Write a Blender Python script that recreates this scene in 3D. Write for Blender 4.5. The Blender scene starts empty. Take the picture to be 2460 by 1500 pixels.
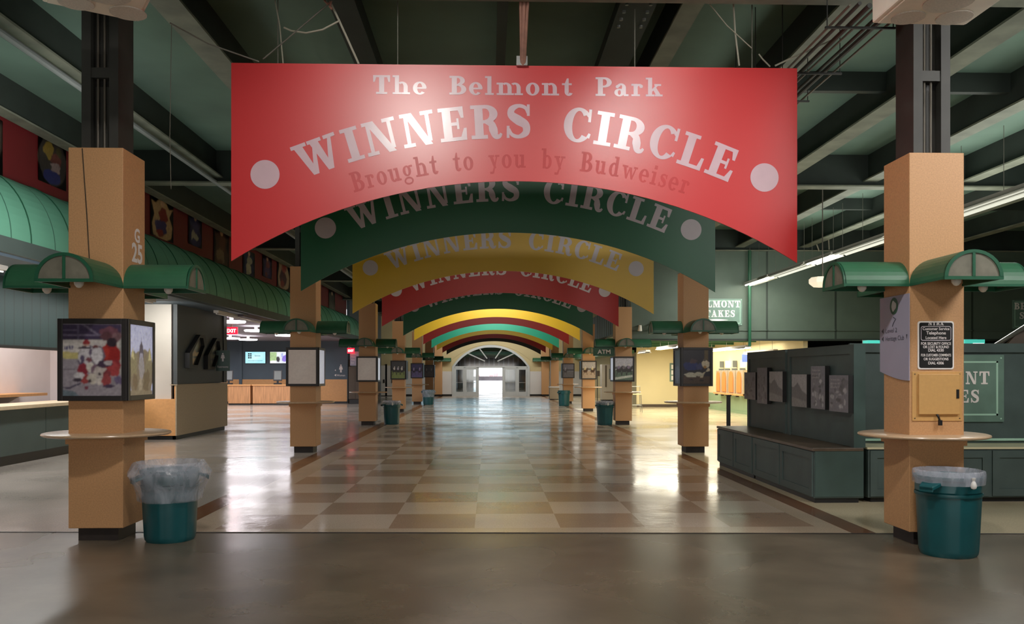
import bpy, bmesh, math, random
from mathutils import Vector, Matrix
S = bpy.context.scene
COL = S.collection
PI = math.pi

# ------------------------------------------------------------------ camera
TH = 0.0268; F = 2050.0; HY = 897.0; EYE = 1.65
cd = bpy.data.cameras.new('camera'); cam = bpy.data.objects.new('camera', cd); COL.objects.link(cam)
cd.sensor_width = 36; cd.sensor_fit = 'HORIZONTAL'; cd.lens = F/2460*36
cd.shift_y = (HY-750)/2460.0
cd.clip_start = 0.05; cd.clip_end = 500
cam.location = (0, 0, EYE); cam.rotation_euler = (PI/2, 0, -TH)
S.camera = cam
def _dir(x, y):
    a = (x-1230)/F; b = (HY-y)/F
    return Vector((math.sin(TH)+a*math.cos(TH), math.cos(TH)-a*math.sin(TH), b))
def atY(x, y, Y):
    d = _dir(x, y); t = Y/d.y; return Vector((d.x*t, Y, EYE+d.z*t))
def atX(x, y, X):
    d = _dir(x, y); t = X/d.x; return Vector((X, d.y*t, EYE+d.z*t))
def atZ(x, y, Z=0.0):
    d = _dir(x, y); t = (Z-EYE)/d.z; return Vector((d.x*t, d.y*t, Z))

# ------------------------------------------------------------------ colour / materials
def lin(c):
    c = c/255.0
    return c/12.92 if c <= 0.04045 else ((c+0.055)/1.055)**2.4
def rgb(c): return (lin(c[0]), lin(c[1]), lin(c[2]), 1.0)
MATS = {}
def mat(name, c, rough=0.6, metal=0.0, noise=0.0, scale=8.0, bump=0.0, spec=0.5, stretch=None, coat=0.0, bscale=None, c2=None):
    m = bpy.data.materials.new(name); m.use_nodes = True
    nt = m.node_tree; N = nt.nodes; L = nt.links
    p = N['Principled BSDF']
    p.inputs['Roughness'].default_value = rough; p.inputs['Metallic'].default_value = metal
    p.inputs['Specular IOR Level'].default_value = spec
    p.inputs['Coat Weight'].default_value = coat
    p.inputs['Base Color'].default_value = rgb(c)
    if noise or bump:
        tc = N.new('ShaderNodeTexCoord'); src = tc.outputs['Object']
        mp = N.new('ShaderNodeMapping'); L.new(src, mp.inputs['Vector']); src = mp.outputs['Vector']
        if stretch: mp.inputs['Scale'].default_value = stretch
        nz = N.new('ShaderNodeTexNoise'); nz.inputs['Scale'].default_value = scale; nz.inputs['Detail'].default_value = 4
        L.new(src, nz.inputs['Vector'])
        if noise:
            mx = N.new('ShaderNodeMix'); mx.data_type = 'RGBA'
            a = rgb(c); k = 1-noise
            b = rgb(c2) if c2 else (a[0]*k, a[1]*k, a[2]*k, 1)
            mx.inputs[6].default_value = b
            k = 1+noise*0.5; mx.inputs[7].default_value = (min(1, a[0]*k), min(1, a[1]*k), min(1, a[2]*k), 1)
            rp = N.new('ShaderNodeValToRGB'); rp.color_ramp.elements[0].position = 0.3; rp.color_ramp.elements[1].position = 0.7
            L.new(nz.outputs['Fac'], rp.inputs['Fac']); L.new(rp.outputs['Color'], mx.inputs[0])
            L.new(mx.outputs[2], p.inputs['Base Color'])
        if bump:
            nb = N.new('ShaderNodeTexNoise'); nb.inputs['Scale'].default_value = bscale or scale; nb.inputs['Detail'].default_value = 3
            L.new(src, nb.inputs['Vector'])
            bp = N.new('ShaderNodeBump'); bp.inputs['Strength'].default_value = bump; bp.inputs['Distance'].default_value = 0.02
            L.new(nb.outputs['Fac'], bp.inputs['Height']); L.new(bp.outputs['Normal'], p.inputs['Normal'])
    MATS[name] = m
    return m
def emit(name, c, st, base=(240, 240, 235)):
    m = mat(name, base, 0.4)
    p = m.node_tree.nodes['Principled BSDF']
    p.inputs['Emission Color'].default_value = rgb(c); p.inputs['Emission Strength'].default_value = st
    return m
def stripe_mat(name, c, c2, period, axis, rough=0.6, width=0.12, bump=True, noise=0.06):
    """flat colour with narrow grooves repeating along one axis"""
    m = mat(name, c, rough, noise=noise, scale=1.5)
    nt = m.node_tree; N = nt.nodes; L = nt.links; p = N['Principled BSDF']
    tc = N.new('ShaderNodeTexCoord'); sp = N.new('ShaderNodeSeparateXYZ'); L.new(tc.outputs['Object'], sp.inputs[0])
    md = N.new('ShaderNodeMath'); md.operation = 'PINGPONG'; md.inputs[1].default_value = period/2
    L.new(sp.outputs['XYZ'.index(axis)], md.inputs[0])
    lt = N.new('ShaderNodeMath'); lt.operation = 'LESS_THAN'; lt.inputs[1].default_value = period*width/2
    L.new(md.outputs[0], lt.inputs[0])
    mx = N.new('ShaderNodeMix'); mx.data_type = 'RGBA'; L.new(lt.outputs[0], mx.inputs[0])
    old = p.inputs['Base Color'].links[0].from_socket
    L.new(old, mx.inputs[6]); mx.inputs[7].default_value = rgb(c2); L.new(mx.outputs[2], p.inputs['Base Color'])
    return m
# printed matter: colours stored per corner on the mesh
def print_mat(name, rough=0.35, noise=0.25, emis=0.0):
    m = bpy.data.materials.new(name); m.use_nodes = True
    nt = m.node_tree; N = nt.nodes; L = nt.links; p = N['Principled BSDF']
    p.inputs['Roughness'].default_value = rough
    at = N.new('ShaderNodeAttribute'); at.attribute_name = 'Col'
    tc = N.new('ShaderNodeTexCoord'); nz = N.new('ShaderNodeTexNoise'); nz.inputs['Scale'].default_value = 22; nz.inputs['Detail'].default_value = 5
    L.new(tc.outputs['Object'], nz.inputs['Vector'])
    mr = N.new('ShaderNodeMapRange'); mr.inputs['From Min'].default_value = 0.3; mr.inputs['From Max'].default_value = 0.7
    mr.inputs['To Min'].default_value = 1-noise; mr.inputs['To Max'].default_value = 1+noise
    L.new(nz.outputs['Fac'], mr.inputs['Value'])
    mx = N.new('ShaderNodeMix'); mx.data_type = 'RGBA'; mx.blend_type = 'MULTIPLY'; mx.inputs[0].default_value = 1.0
    L.new(at.outputs['Color'], mx.inputs[6]); L.new(mr.outputs['Result'], mx.inputs[7])
    L.new(mx.outputs[2], p.inputs['Base Color'])
    if emis:
        L.new(mx.outputs[2], p.inputs['Emission Color']); p.inputs['Emission Strength'].default_value = emis
    MATS[name] = m
    return m

# ------------------------------------------------------------------ mesh builder
class MB:
    def __init__(s): s.v = []; s.f = []; s.c = []
    def face(s, pts, col=None):
        i = len(s.v); s.v += [tuple(p) for p in pts]; s.f.append(tuple(range(i, i+len(pts)))); s.c.append(col)
    def add(s, verts, faces, col=None):
        i = len(s.v); s.v += [tuple(p) for p in verts]
        for f in faces: s.f.append(tuple(k+i for k in f)); s.c.append(col)
        return s
    def box(s, a, b, col=None):
        x0, x1 = sorted((a[0], b[0])); y0, y1 = sorted((a[1], b[1])); z0, z1 = sorted((a[2], b[2]))
        return s.add([(x0,y0,z0),(x1,y0,z0),(x1,y1,z0),(x0,y1,z0),(x0,y0,z1),(x1,y0,z1),(x1,y1,z1),(x0,y1,z1)],
              [(3,2,1,0),(4,5,6,7),(0,1,5,4),(1,2,6,5),(2,3,7,6),(3,0,4,7)], col)
    def prism(s, pts, d, col=None):
        """closed prism: polygon of 3D points, extruded by vector d"""
        n = len(pts); d = Vector(d); a = [Vector(p) for p in pts]
        nrm = Vector((0,0,0))
        for i in range(n): nrm += a[i].cross(a[(i+1) % n])
        if nrm.dot(d) > 0: a.reverse()
        b = [p+d for p in a]
        return s.add(a+b, [tuple(range(n)), tuple(range(2*n-1, n-1, -1))] + [(i, i+n, (i+1) % n+n, (i+1) % n) for i in range(n)], col)
    def tube(s, pts, r, n=8, cap=True):
        pts = [Vector(p) for p in pts]; rs = r if isinstance(r, (list, tuple)) else [r]*len(pts)
        rings = []; up = None
        for i, p in enumerate(pts):
            t = (pts[min(i+1, len(pts)-1)]-pts[max(i-1, 0)]).normalized()
            if up is None:
                up = t.orthogonal().normalized()
            else:
                up = (up - t*up.dot(t)).normalized()
            w = t.cross(up)
            rings.append([p+(up*math.cos(2*PI*k/n)+w*math.sin(2*PI*k/n))*rs[i] for k in range(n)])
        vs = [q for g in rings for q in g]; fs = []
        for i in range(len(pts)-1):
            for k in range(n):
                fs.append((i*n+k, i*n+(k+1) % n, (i+1)*n+(k+1) % n, (i+1)*n+k))
        if cap:
            fs.append(tuple(reversed(range(n)))); fs.append(tuple(range((len(pts)-1)*n, len(pts)*n)))
        return s.add(vs, fs)
    def lathe(s, prof, c=(0,0,0), n=40, wob=None, cap=True, sx=1.0, sy=1.0):
        vs = []; fs = []
        for j, (r, z) in enumerate(prof):
            for k in range(n):
                a = 2*PI*k/n; rr = r*(1+(wob(a, j) if wob else 0))
                vs.append((c[0]+rr*math.cos(a)*sx, c[1]+rr*math.sin(a)*sy, c[2]+z))
        for j in range(len(prof)-1):
            for k in range(n):
                fs.append((j*n+k, j*n+(k+1) % n, (j+1)*n+(k+1) % n, (j+1)*n+k))
        if cap:
            fs.append(tuple(reversed(range(n)))); m = (len(prof)-1)*n; fs.append(tuple(range(m, m+n)))
        return s.add(vs, fs)
    def build(s, name, m=None, parent=None, loc=None, bevel=0, smooth=False, seg=2):
        me = bpy.data.meshes.new(name)
        v = s.v
        if loc is not None: v = [(p[0]-loc[0], p[1]-loc[1], p[2]-loc[2]) for p in v]
        me.from_pydata(v, [], s.f)
        if any(c is not None for c in s.c):
            at = me.color_attributes.new('Col', 'FLOAT_COLOR', 'CORNER')
            i = 0
            for f, c in zip(s.f, s.c):
                q = rgb(c) if c is not None else (1, 1, 1, 1)
                for _ in f: at.data[i].color = q; i += 1
        me.update()
        o = bpy.data.objects.new(name, me); COL.objects.link(o)
        if m is not None: me.materials.append(MATS[m] if isinstance(m, str) else m)
        if parent is not None: o.parent = parent
        if loc is not None: o.location = loc
        if smooth:
            for p in me.polygons: p.use_smooth = True
            md = o.modifiers.new('edges', 'EDGE_SPLIT'); md.split_angle = math.radians(40)
        if bevel:
            md = o.modifiers.new('bevel', 'BEVEL'); md.width = bevel; md.segments = seg; md.limit_method = 'ANGLE'; md.angle_limit = math.radians(40)
        return o
def tag(o, label, cat, group=None, kind=None):
    o['label'] = label; o['category'] = cat
    if group: o['group'] = group
    if kind: o['kind'] = kind
    return o
def thing(name, label, cat, loc=(0,0,0), rotz=0.0, group=None, kind=None):
    o = bpy.data.objects.new(name, None); COL.objects.link(o); o.empty_display_size = 0.1
    o.location = loc; o.rotation_euler = (0, 0, rotz)
    return tag(o, label, cat, group, kind)
def struct(name, mb, m, **k):
    o = mb.build(name, m, **k); o['kind'] = 'structure'; return o
def box1(a, b, name, m, parent=None, loc=None, bevel=0):
    return MB().box(a, b).build(name, m, parent, loc, bevel)
KIDS = {}
def copy_tree(o, parent=None):
    c = o.copy(); COL.objects.link(c)
    if parent is not None: c.parent = parent
    for ch in list(o.children): copy_tree(ch, c)
    return c
def text_polys(body, bold=0.0, spacing=1.0):
    """outline faces of a line of text in the built-in font; cap height scaled to 1, starting at x=0"""
    cu = bpy.data.curves.new('t', 'FONT'); cu.body = body; cu.resolution_u = 3; cu.offset = bold; cu.space_character = spacing
    cu.fill_mode = 'FRONT' if hasattr(cu, 'fill_mode') else cu.fill_mode
    ob = bpy.data.objects.new('t', cu); COL.objects.link(ob)
    dg = bpy.context.evaluated_depsgraph_get(); dg.update()
    ev = ob.evaluated_get(dg); me = ev.to_mesh()
    vs = [v.co.copy() for v in me.vertices]; fs = [tuple(p.vertices) for p in me.polygons]
    ev.to_mesh_clear(); bpy.data.objects.remove(ob); bpy.data.curves.remove(cu)
    k = 1/0.70
    x0 = min(v.x for v in vs)
    vs = [(k*(v.x-x0), k*v.y) for v in vs]
    return vs, fs, max(v[0] for v in vs)
def put_text(mb, body, o, u, v, h, width=None, align='c', bold=0.0, col=None):
    """lay text on plane: o = anchor of the baseline, u = reading direction, v = up"""
    vs, fs, w = text_polys(body, bold)
    o = Vector(o); u = Vector(u); v = Vector(v)
    sx = h if width is None else width/w
    off = {'c': -w*sx/2, 'l': 0, 'r': -w*sx}[align]
    mb.add([o+u*(off+p[0]*sx)+v*(p[1]*h) for p in vs], fs, col)

# ------------------------------------------------------------------ slab-serif letters (cap height 1)
def gR(x0, y0, x1, y1): return [(x0,y0),(x1,y0),(x1,y1),(x0,y1)]
def ring(cx, cy, rx, ry, tx, ty, a0=0, a1=360, n=28):
    out = []; P = []
    if a1-a0 > 300: n += n % 2
    for i in range(n+1):
        a = math.radians(a0+(a1-a0)*i/n); c, s = math.cos(a), math.sin(a)
        P.append(((cx+rx*c, cy+ry*s), (cx+(rx-tx)*c, cy+(ry-ty)*s)))
    cuts = [0, n] if a1-a0 < 330 else [0, n//2, n]
    for i, j in zip(cuts, cuts[1:]): out.append([P[k][0] for k in range(i, j+1)]+[P[k][1] for k in range(j, i-1, -1)])
    return out
def spine(pts, ws, k=6):
    P = [Vector((p[0], p[1], 0)) for p in pts]; Q = []; W = []
    for i in range(len(P)-1):
        p0 = P[max(i-1, 0)]; p1 = P[i]; p2 = P[i+1]; p3 = P[min(i+2, len(P)-1)]
        for j in range(k):
            t = j/k
            Q.append(0.5*((2*p1)+(p2-p0)*t+(2*p0-5*p1+4*p2-p3)*t*t+(3*p1-p0-3*p2+p3)*t**3)); W.append(ws[i]*(1-t)+ws[i+1]*t)
    Q.append(P[-1]); W.append(ws[-1]); E = []
    for i, q in enumerate(Q):
        d = (Q[min(i+1, len(Q)-1)]-Q[max(i-1, 0)]).normalized(); n = Vector((-d.y, d.x, 0))*W[i]/2
        E.append(((q.x+n.x, q.y+n.y), (q.x-n.x, q.y-n.y)))
    return [[e[1] for e in E]+[e[0] for e in reversed(E)]]
T = 0.27; t_ = 0.11
def glyph(c):
    s = t_
    if c == 'I': return [gR(.14,s,.41,1-s), gR(0,0,.55,s), gR(0,1-s,.55,1)], .55
    if c == 'L': return [gR(.12,s,.39,1-s), gR(0,1-s,.52,1), gR(0,0,.80,s), [(.66,s),(.80,s),(.82,.38),(.73,.38)]], .83
    if c == 'E': return [gR(.12,s,.39,1-s), gR(0,1-s,.80,1), gR(0,0,.84,s), [(.71,.66),(.80,.66),(.80,1-s),(.64,1-s)], [(.66,s),(.84,s),(.86,.36),(.77,.36)], gR(.39,.45,.56,.55), [(.56,.34),(.63,.34),(.63,.66),(.56,.66)]], .87
    if c == 'F': return [gR(.12,s,.39,1-s), gR(0,1-s,.80,1), gR(0,0,.54,s), [(.71,.64),(.80,.64),(.80,1-s),(.64,1-s)], gR(.39,.45,.56,.55), gR(.56,.34,.63,.66)], .82
    if c == 'C': return ring(.46,.5,.46,.52,.27,.10,42,318,36)+[gR(.76,.62,.85,1.0), [(.70,.80),(.80,.72),(.80,.88),(.72,.88)]]+spine([(.80,.15),(.85,.28)],[.11,.07]), .88
    if c == 'G': return ring(.46,.5,.46,.52,.27,.10,42,318,36)+[gR(.76,.62,.85,1.0), gR(.58,.06,.82,.44), gR(.48,.38,.92,.48)], .94
    if c == 'O': return ring(.48,.5,.48,.52,.28,.10,0,360,44), .96
    if c == 'S': return spine([(.70,.74),(.62,.90),(.40,.955),(.19,.85),(.18,.68),(.40,.53),(.63,.39),(.64,.17),(.42,.045),(.20,.10),(.10,.27)],[.08,.11,.11,.20,.24,.29,.25,.22,.11,.11,.08])+[gR(.67,.66,.76,1.0), gR(.03,0,.12,.36)], .82
    if c in 'RP':
        g = [gR(.12,s,.39,1-s), gR(0,0,.52,s), gR(0,1-s,.39,1), gR(.39,1-s,.47,1), gR(.39,.45,.47,.55)]+ring(.46,.725,.40,.275,.26,.11,-90,90,18)
        if c == 'R': return g+spine([(.46,.50),(.64,.43),(.70,.26),(.76,.08),(.88,.05),(.95,.14)],[.10,.22,.27,.20,.12,.07]), .97
        return g, .87
    if c == 'B': return [gR(.12,s,.39,1-s), gR(0,0,.50,s), gR(0,1-s,.46,1), gR(.39,.46,.48,.56)]+ring(.44,.745,.37,.255,.25,.11,-90,90,18)+ring(.48,.28,.41,.28,.27,.11,-90,90,18), .90
    if c == 'N': return [gR(.12,s,.24,1), gR(0,0,.37,s), gR(0,1-s,.3,1), [(.12,1),(.38,1),(.92,0),(.68,0)], gR(.80,.1,.92,1-s), gR(.66,1-s,1.06,1)], 1.06
    if c == 'W': return [[(.10,1-s),(.38,1-s),(.60,.0),(.42,0)], [(.42,0),(.60,0),(.80,.9),(.70,.9)], [(.62,1-s),(.90,1-s),(1.10,0),(.92,0)], [(.92,0),(1.10,0),(1.32,1-s),(1.20,1-s)], gR(0,1-s,.50,1), gR(.54,1-s,1.0,1), gR(1.08,1-s,1.46,1)], 1.46
    if c == 'M': return [gR(.12,s,.23,1), gR(0,0,.36,s), gR(0,1-s,.34,1), [(.12,1),(.40,1),(.70,.22),(.60,0),(.54,0)], [(.54,0),(.62,0),(.94,1),(.82,1)], gR(.86,s,1.12,1-s), gR(.74,0,1.24,s), gR(.86,1-s,1.24,1)], 1.24
    if c == 'A': return [[(.12,0),(.24,0),(.54,1),(.44,1)], [(.36,1),(.58,1),(.92,0),(.62,0)], gR(.24,.27,.72,.38), gR(0,0,.36,s), gR(.50,0,1.04,s)], 1.04
    if c == 'K': return [gR(.12,s,.39,1-s), gR(0,0,.52,s), gR(0,1-s,.52,1), [(.36,.36),(.36,.52),(.72,.96),(.84,.96)], [(.44,.62),(.62,.72),(.94,.04),(.64,.04)], gR(.56,0,1.02,s), gR(.60,1-s,.98,1)], 1.02
    if c == 'T': return [gR(.31,s,.58,1-s), gR(.15,0,.74,s), gR(0,1-s,.89,1), [(0,.64),(.09,.64),(.16,1-s),(0,1-s)], [(.80,.64),(.89,.64),(.89,1-s),(.73,1-s)]], .89
    if c == 'Y': return [gR(.34,s,.61,.45), gR(.2,0,.75,s), [(.1,1),(.38,1),(.61,.40),(.34,.40)], [(.48,.40),(.6,.40),(.88,1),(.76,1)], gR(0,1-s,.44,1), gR(.6,1-s,.98,1)], .98
    # lower case, x-height .66
    st = [gR(.12,0,.34,.60)]
    def stem(x, h, foot=True, top=True):
        g = [gR(x,0.05,x+.22,h)]
        if top: g.append(gR(x-.12,h-.10,x+.22,h))
        if foot: g.append(gR(x-.12,0,x+.34,.10))
        return g
    def arch(x):
        return ring(x+.27,.38,.31,.29,.22,.10,0,130,14)+[gR(x+.36,.05,x+.58,.40), gR(x+.25,0,x+.70,.10)]
    if c == 'h': return stem(.12,1.0)+arch(.22), .94
    if c == 'n': return stem(.12,.66)+arch(.22), .94
    if c == 'm': return stem(.12,.66)+arch(.22)+arch(.70), 1.42
    if c == 'l': return stem(.12,1.0), .48
    if c == 'i': return stem(.12,.66)+[gR(.12,.78,.34,.98)], .48
    if c == 'r': return stem(.12,.66)+ring(.42,.42,.24,.24,.14,.10,60,140,8)+ring(.52,.53,.10,.10,.10,.10,0,360,12), .64
    if c == 'o': return ring(.36,.33,.36,.35,.23,.09,0,360,30), .72
    if c == 'e': return ring(.36,.33,.36,.35,.23,.09,0,318,30)+[gR(.18,.29,.70,.38)], .72
    if c == 't': return [gR(.14,.16,.36,.66), [(.14,.62),(.36,.62),(.36,.92),(.26,.92)], gR(0,.56,.52,.66)]+ring(.36,.20,.22,.22,.20,.10,180,340,12), .58
    if c == 'a': return ring(.27,.19,.27,.21,.19,.08,0,360,22)+[gR(.40,.08,.62,.46), gR(.50,0,.76,.10)]+ring(.36,.44,.26,.24,.20,.09,0,160,14)+ring(.16,.50,.09,.09,.09,.09,0,360,10), .78
    if c == 'k': return stem(.12,1.0)+[[(.32,.22),(.32,.36),(.56,.62),(.70,.62)], [(.38,.38),(.56,.46),(.82,.04),(.56,.04)], gR(.48,0,.90,.10), gR(.46,.56,.82,.66)], .90
    if c == 'b': return [gR(.12,0,.34,1), gR(0,.9,.34,1)]+ring(.42,.33,.34,.35,.22,.09,-160,160,24), .78
    if c == 'd': return [gR(.44,0,.66,1), gR(.32,.9,.66,1), gR(.44,0,.78,.10)]+ring(.36,.33,.34,.35,.22,.09,20,340,24), .80
    if c == 'u': return [gR(.10,.20,.32,.66), gR(0,.56,.32,.66), gR(.52,0,.74,.66), gR(.42,.56,.74,.66), gR(.52,0,.86,.10)]+ring(.36,.24,.26,.26,.20,.10,180,330,12), .88
    if c == 'g': return ring(.32,.40,.30,.27,.20,.08,0,360,22)+ring(.34,-.10,.34,.20,.12,.09,0,360,22)+[gR(.5,.56,.76,.66)], .76
    if c == 'y': return [[(.08,.6),(.32,.6),(.54,.02),(.40,-.04)], [(.56,.6),(.66,.6),(.36,-.26),(.22,-.26)], gR(0,.56,.42,.66), gR(.48,.56,.80,.66), gR(.08,-.28,.30,-.16)], .80
    if c == 'w': return [[(.08,.6),(.30,.6),(.46,0),(.34,0)], [(.34,0),(.46,0),(.60,.6),(.52,.6)], [(.48,.6),(.70,.6),(.86,0),(.74,0)], [(.74,0),(.86,0),(1.04,.6),(.94,.6)], gR(0,.56,.42,.66), gR(.84,.56,1.14,.66)], 1.14
    if c == 's': return spine([(.50,.50),(.44,.60),(.28,.63),(.14,.54),(.20,.42),(.40,.30),(.46,.14),(.30,.03),(.14,.07),(.07,.18)],[.07,.08,.09,.15,.20,.22,.16,.09,.08,.07])+[gR(.47,.44,.54,.66), gR(.03,0,.10,.22)], .58
    return [], .45
def slab_text(mb, body, to3d, h, total, gap=0.10, space=0.62, arcR=None, words=None, nrm=(0,-1,0)):
    """slab letters; to3d maps (u, v) in metres to space. With arcR each letter is turned about the arc.
    words: a list that receives one builder per word (mb is then unused)"""
    nrm = Vector(nrm)
    if words is not None: mb = MB(); words.append(mb)
    gl = [(c, *glyph(c)) for c in body]
    nat = sum((space if c == ' ' else w) for c, g, w in gl)+gap*(len(body)-1)
    k = total/nat; x = -total/2
    for c, g, w in gl:
        w = space if c == ' ' else w
        if c == ' ' and words is not None: mb = MB(); words.append(mb)
        if c != ' ':
            xc = x+w*k/2
            for ip, poly in enumerate(g):
                if arcR:
                    a = xc/arcR; ca, sa = math.cos(a), math.sin(a); q = []
                    for (px, py) in poly:
                        lx = px*k-w*k/2; ly = py*h
                        q.append(to3d(lx*ca+(arcR+ly)*sa, -lx*sa+(arcR+ly)*ca-arcR))
                else:
                    q = [to3d(x+px*k, py*h) for (px, py) in poly]
                mb.face([Vector(p)+nrm*(.00012*ip) for p in q])
        x += (w+gap)*k
rnd = random.Random(7)
def blob(cx, cy, rx, ry, n=12, j=0.25, r=None):
    r = r or rnd
    return [(cx+rx*math.cos(2*PI*k/n)*(1+r.uniform(-j, j)), cy+ry*math.sin(2*PI*k/n)*(1+r.uniform(-j, j))) for k in range(n)]
def clip01(p): return [(min(1, max(0, x)), min(1, max(0, y))) for x, y in p]
import numpy as np
def picture(name, parent, o, u, v, layers, m='print', off=0.0006, seed=1):
    """print on a fine grid: o = lower left corner, u/v = full edge vectors, layers = [(polygon in 0..1, colour)], painted in order and softened"""
    o = Vector(o); u = Vector(u); v = Vector(v)
    if len(layers) < 3: nx = ny = 2
    else:
        nx = 64 if m == 'print' or m == 'backlit' else 48
        ny = max(8, min(110, int(nx*v.length/u.length)))
        if v.length/u.length > 2.5: nx = 28; ny = min(110, int(nx*v.length/u.length))
    gx, gy = np.meshgrid((np.arange(nx+1))/nx, (np.arange(ny+1))/ny)
    img = np.zeros((ny+1, nx+1, 3))
    for pg, c in layers:
        ins = np.zeros(gx.shape, bool); n = len(pg)
        for i in range(n):
            (xa, ya), (xb, yb) = pg[i], pg[(i+1) % n]
            if ya == yb: continue
            hit = ((ya > gy) != (yb > gy)) & (gx < (xb-xa)*(gy-ya)/(yb-ya)+xa); ins ^= hit
        if pg is FULL: ins[:] = True
        img[ins] = rgb(c)[:3]
    if nx > 2:
        rs = np.random.RandomState(seed+nx+len(layers))
        def blur(a, k):
            for _ in range(k):
                b = np.pad(a, ((1,1),(1,1),(0,0)), 'edge'); a = (b[1:-1,1:-1]*2+b[:-2,1:-1]+b[2:,1:-1]+b[1:-1,:-2]+b[1:-1,2:])/6
            return a
        g = blur(rs.rand(ny+1, nx+1, 1), 2); g = (g-g.mean())/g.std()
        img = np.clip(blur(img, 1)*(1+.07*g), 0, 1)
    mb = MB()
    for q in range(ny+1):
        for p in range(nx+1): mb.v.append(tuple(o+u*(p/nx)+v*(q/ny)))
    W_ = nx+1; cols = []
    for q in range(ny):
        for p in range(nx):
            f = (q*W_+p, q*W_+p+1, (q+1)*W_+p+1, (q+1)*W_+p); mb.f.append(f); mb.c.append(None); cols += f
    ob = mb.build(name, m, parent); me = ob.data
    at = me.color_attributes.new('Col', 'FLOAT_COLOR', 'CORNER')
    fl = img.reshape(-1, 3)[np.array(cols)]; at.data.foreach_set('color', np.concatenate([fl, np.ones((len(fl), 1))], 1).astype(np.float32).ravel())
    return ob
FULL = [(0,0),(1,0),(1,1),(0,1)]
# ------------------------------------------------------------------ materials
mat('cladding', (200,150,102), 0.55, noise=0.14, scale=70, bump=0.05)
mat('plinth', (38,30,27), 0.6, noise=0.3, scale=12)
mat('steel', (52,52,48), 0.6, noise=0.3, scale=3)
mat('steel_dark', (30,31,28), 0.7, noise=0.3, scale=3)
mat('conduit', (98,92,82), 0.5, noise=0.2, scale=5)
mat('beam', (34,44,38), 0.7, noise=0.3, scale=2)
mat('flange', (112,116,100), 0.65, noise=0.35, scale=2.5)
mat('soffit', (94,120,106), 0.8, noise=0.25, scale=0.7)
mat('canopy_green', (44,98,68), 0.45, noise=0.15, scale=5)
mat('canopy_rim', (24,84,58), 0.45, noise=0.1, scale=5)
mat('frosted', (112,110,96), 0.5, noise=0.25, scale=9)
mat('bulb', (226,224,214), 0.35)
mat('black_frame', (36,33,33), 0.45, noise=0.15, scale=6)
mat('ledge', (204,172,138), 0.25, noise=0.1, scale=20)
mat('bin_green', (12,78,84), 0.38, noise=0.15, scale=4)
mat('bin_dark', (8,70,74), 0.42, noise=0.15, scale=4)
mat('white_paint', (228,222,214), 0.55, noise=0.05, scale=2)
mat('tube_off', (150,148,138), 0.4)
mat('trough_gray', (136,134,124), 0.45, noise=0.1, scale=3)
mat('white_gloss', (232,230,226), 0.35, noise=0.03, scale=2)
mat('red_banner', (204,36,40), 0.34, noise=0.05, scale=0.8, bump=0.02, spec=0.8)
mat('green_banner', (12,92,58), 0.45, noise=0.06, scale=0.8)
mat('yellow_banner', (214,172,36), 0.45, noise=0.06, scale=0.8)
mat('maroon_banner', (158,26,28), 0.45, noise=0.06, scale=0.8)
mat('green_banner_daylit', (34,146,112), 0.45, noise=0.06, scale=0.8)  # green banner with the daylight falling on it mixed into the colour
mat('char_banner', (40,44,44), 0.5, noise=0.06, scale=0.8)
mat('letter', (214,182,192), 0.24, noise=0.06, scale=5, spec=0.7, bump=0.04, bscale=9)
mat('letter_dull', (196,188,192), 0.45, noise=0.06, scale=3)
mat('ghost', (190,32,36), 0.40, noise=0.10, scale=6)
mat('ink_white', (236,230,226), 0.5)
mat('ink_dark', (58,60,74), 0.5)
mat('frieze_red', (98,15,19), 0.6, noise=0.12, scale=1.2)
mat('gray_rail', (112,118,116), 0.5, noise=0.15, scale=2)
mat('kiosk', (68,84,82), 0.55, noise=0.18, scale=3, bump=0.05, bscale=30)
mat('kiosk_green', (58,80,76), 0.55, noise=0.18, scale=3)
mat('kiosk_top', (92,78,64), 0.4, noise=0.25, scale=9)
mat('black', (14,14,15), 0.5)
mat('rubber', (26,26,27), 0.7)
mat('sign_green', (100,130,117), 0.5, noise=0.2, scale=3)
mat('sign_rim', (164,206,184), 0.5)
mat('slate', (78,94,106), 0.6, noise=0.10, scale=1.2)
mat('pier_slate', (68,75,78), 0.6, noise=0.10, scale=1.2)
mat('orange_ply', (222,160,98), 0.5, noise=0.08, scale=18)
mat('laminate', (176,158,132), 0.55, noise=0.10, scale=26)
mat('wood', (196,140,92), 0.45, noise=0.28, scale=2.2, stretch=(7,7,0.7))
mat('counter_top', (206,184,150), 0.4, noise=0.10, scale=10)
mat('counter_front', (66,80,76), 0.6, noise=0.10, scale=2)
mat('white_tile', (228,218,216), 0.35, noise=0.04, scale=2)
mat('pier_white', (206,200,190), 0.6, noise=0.10, scale=1.2)
mat('yellow_wall', (232,216,166), 0.7, noise=0.05, scale=0.8)
mat('dark_room_ceiling', (58,62,52), 0.8, noise=0.2, scale=1)
mat('room_ceiling', (120,112,122), 0.8, noise=0.08, scale=1)
mat('green_low', (140,166,128), 0.6, noise=0.06, scale=2)
mat('orange_panel', (238,134,62), 0.4, noise=0.05, scale=2)
mat('beige_wall', (206,190,144), 0.7, noise=0.05, scale=0.7)
mat('far_white', (214,214,214), 0.6, noise=0.04, scale=1)
mat('alu', (196,202,204), 0.4, noise=0.05, scale=2)
mat('brown', (74,60,46), 0.6, noise=0.2, scale=3)
mat('lavender', (160,156,178), 0.4, noise=0.04, scale=3)
mat('panel_door', (206,158,94), 0.5, noise=0.05, scale=30)
mat('rust', (140,96,80), 0.6, noise=0.3, scale=9)
mat('cable', (96,94,84), 0.6)
mat('cable_light', (150,146,130), 0.6)
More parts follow.
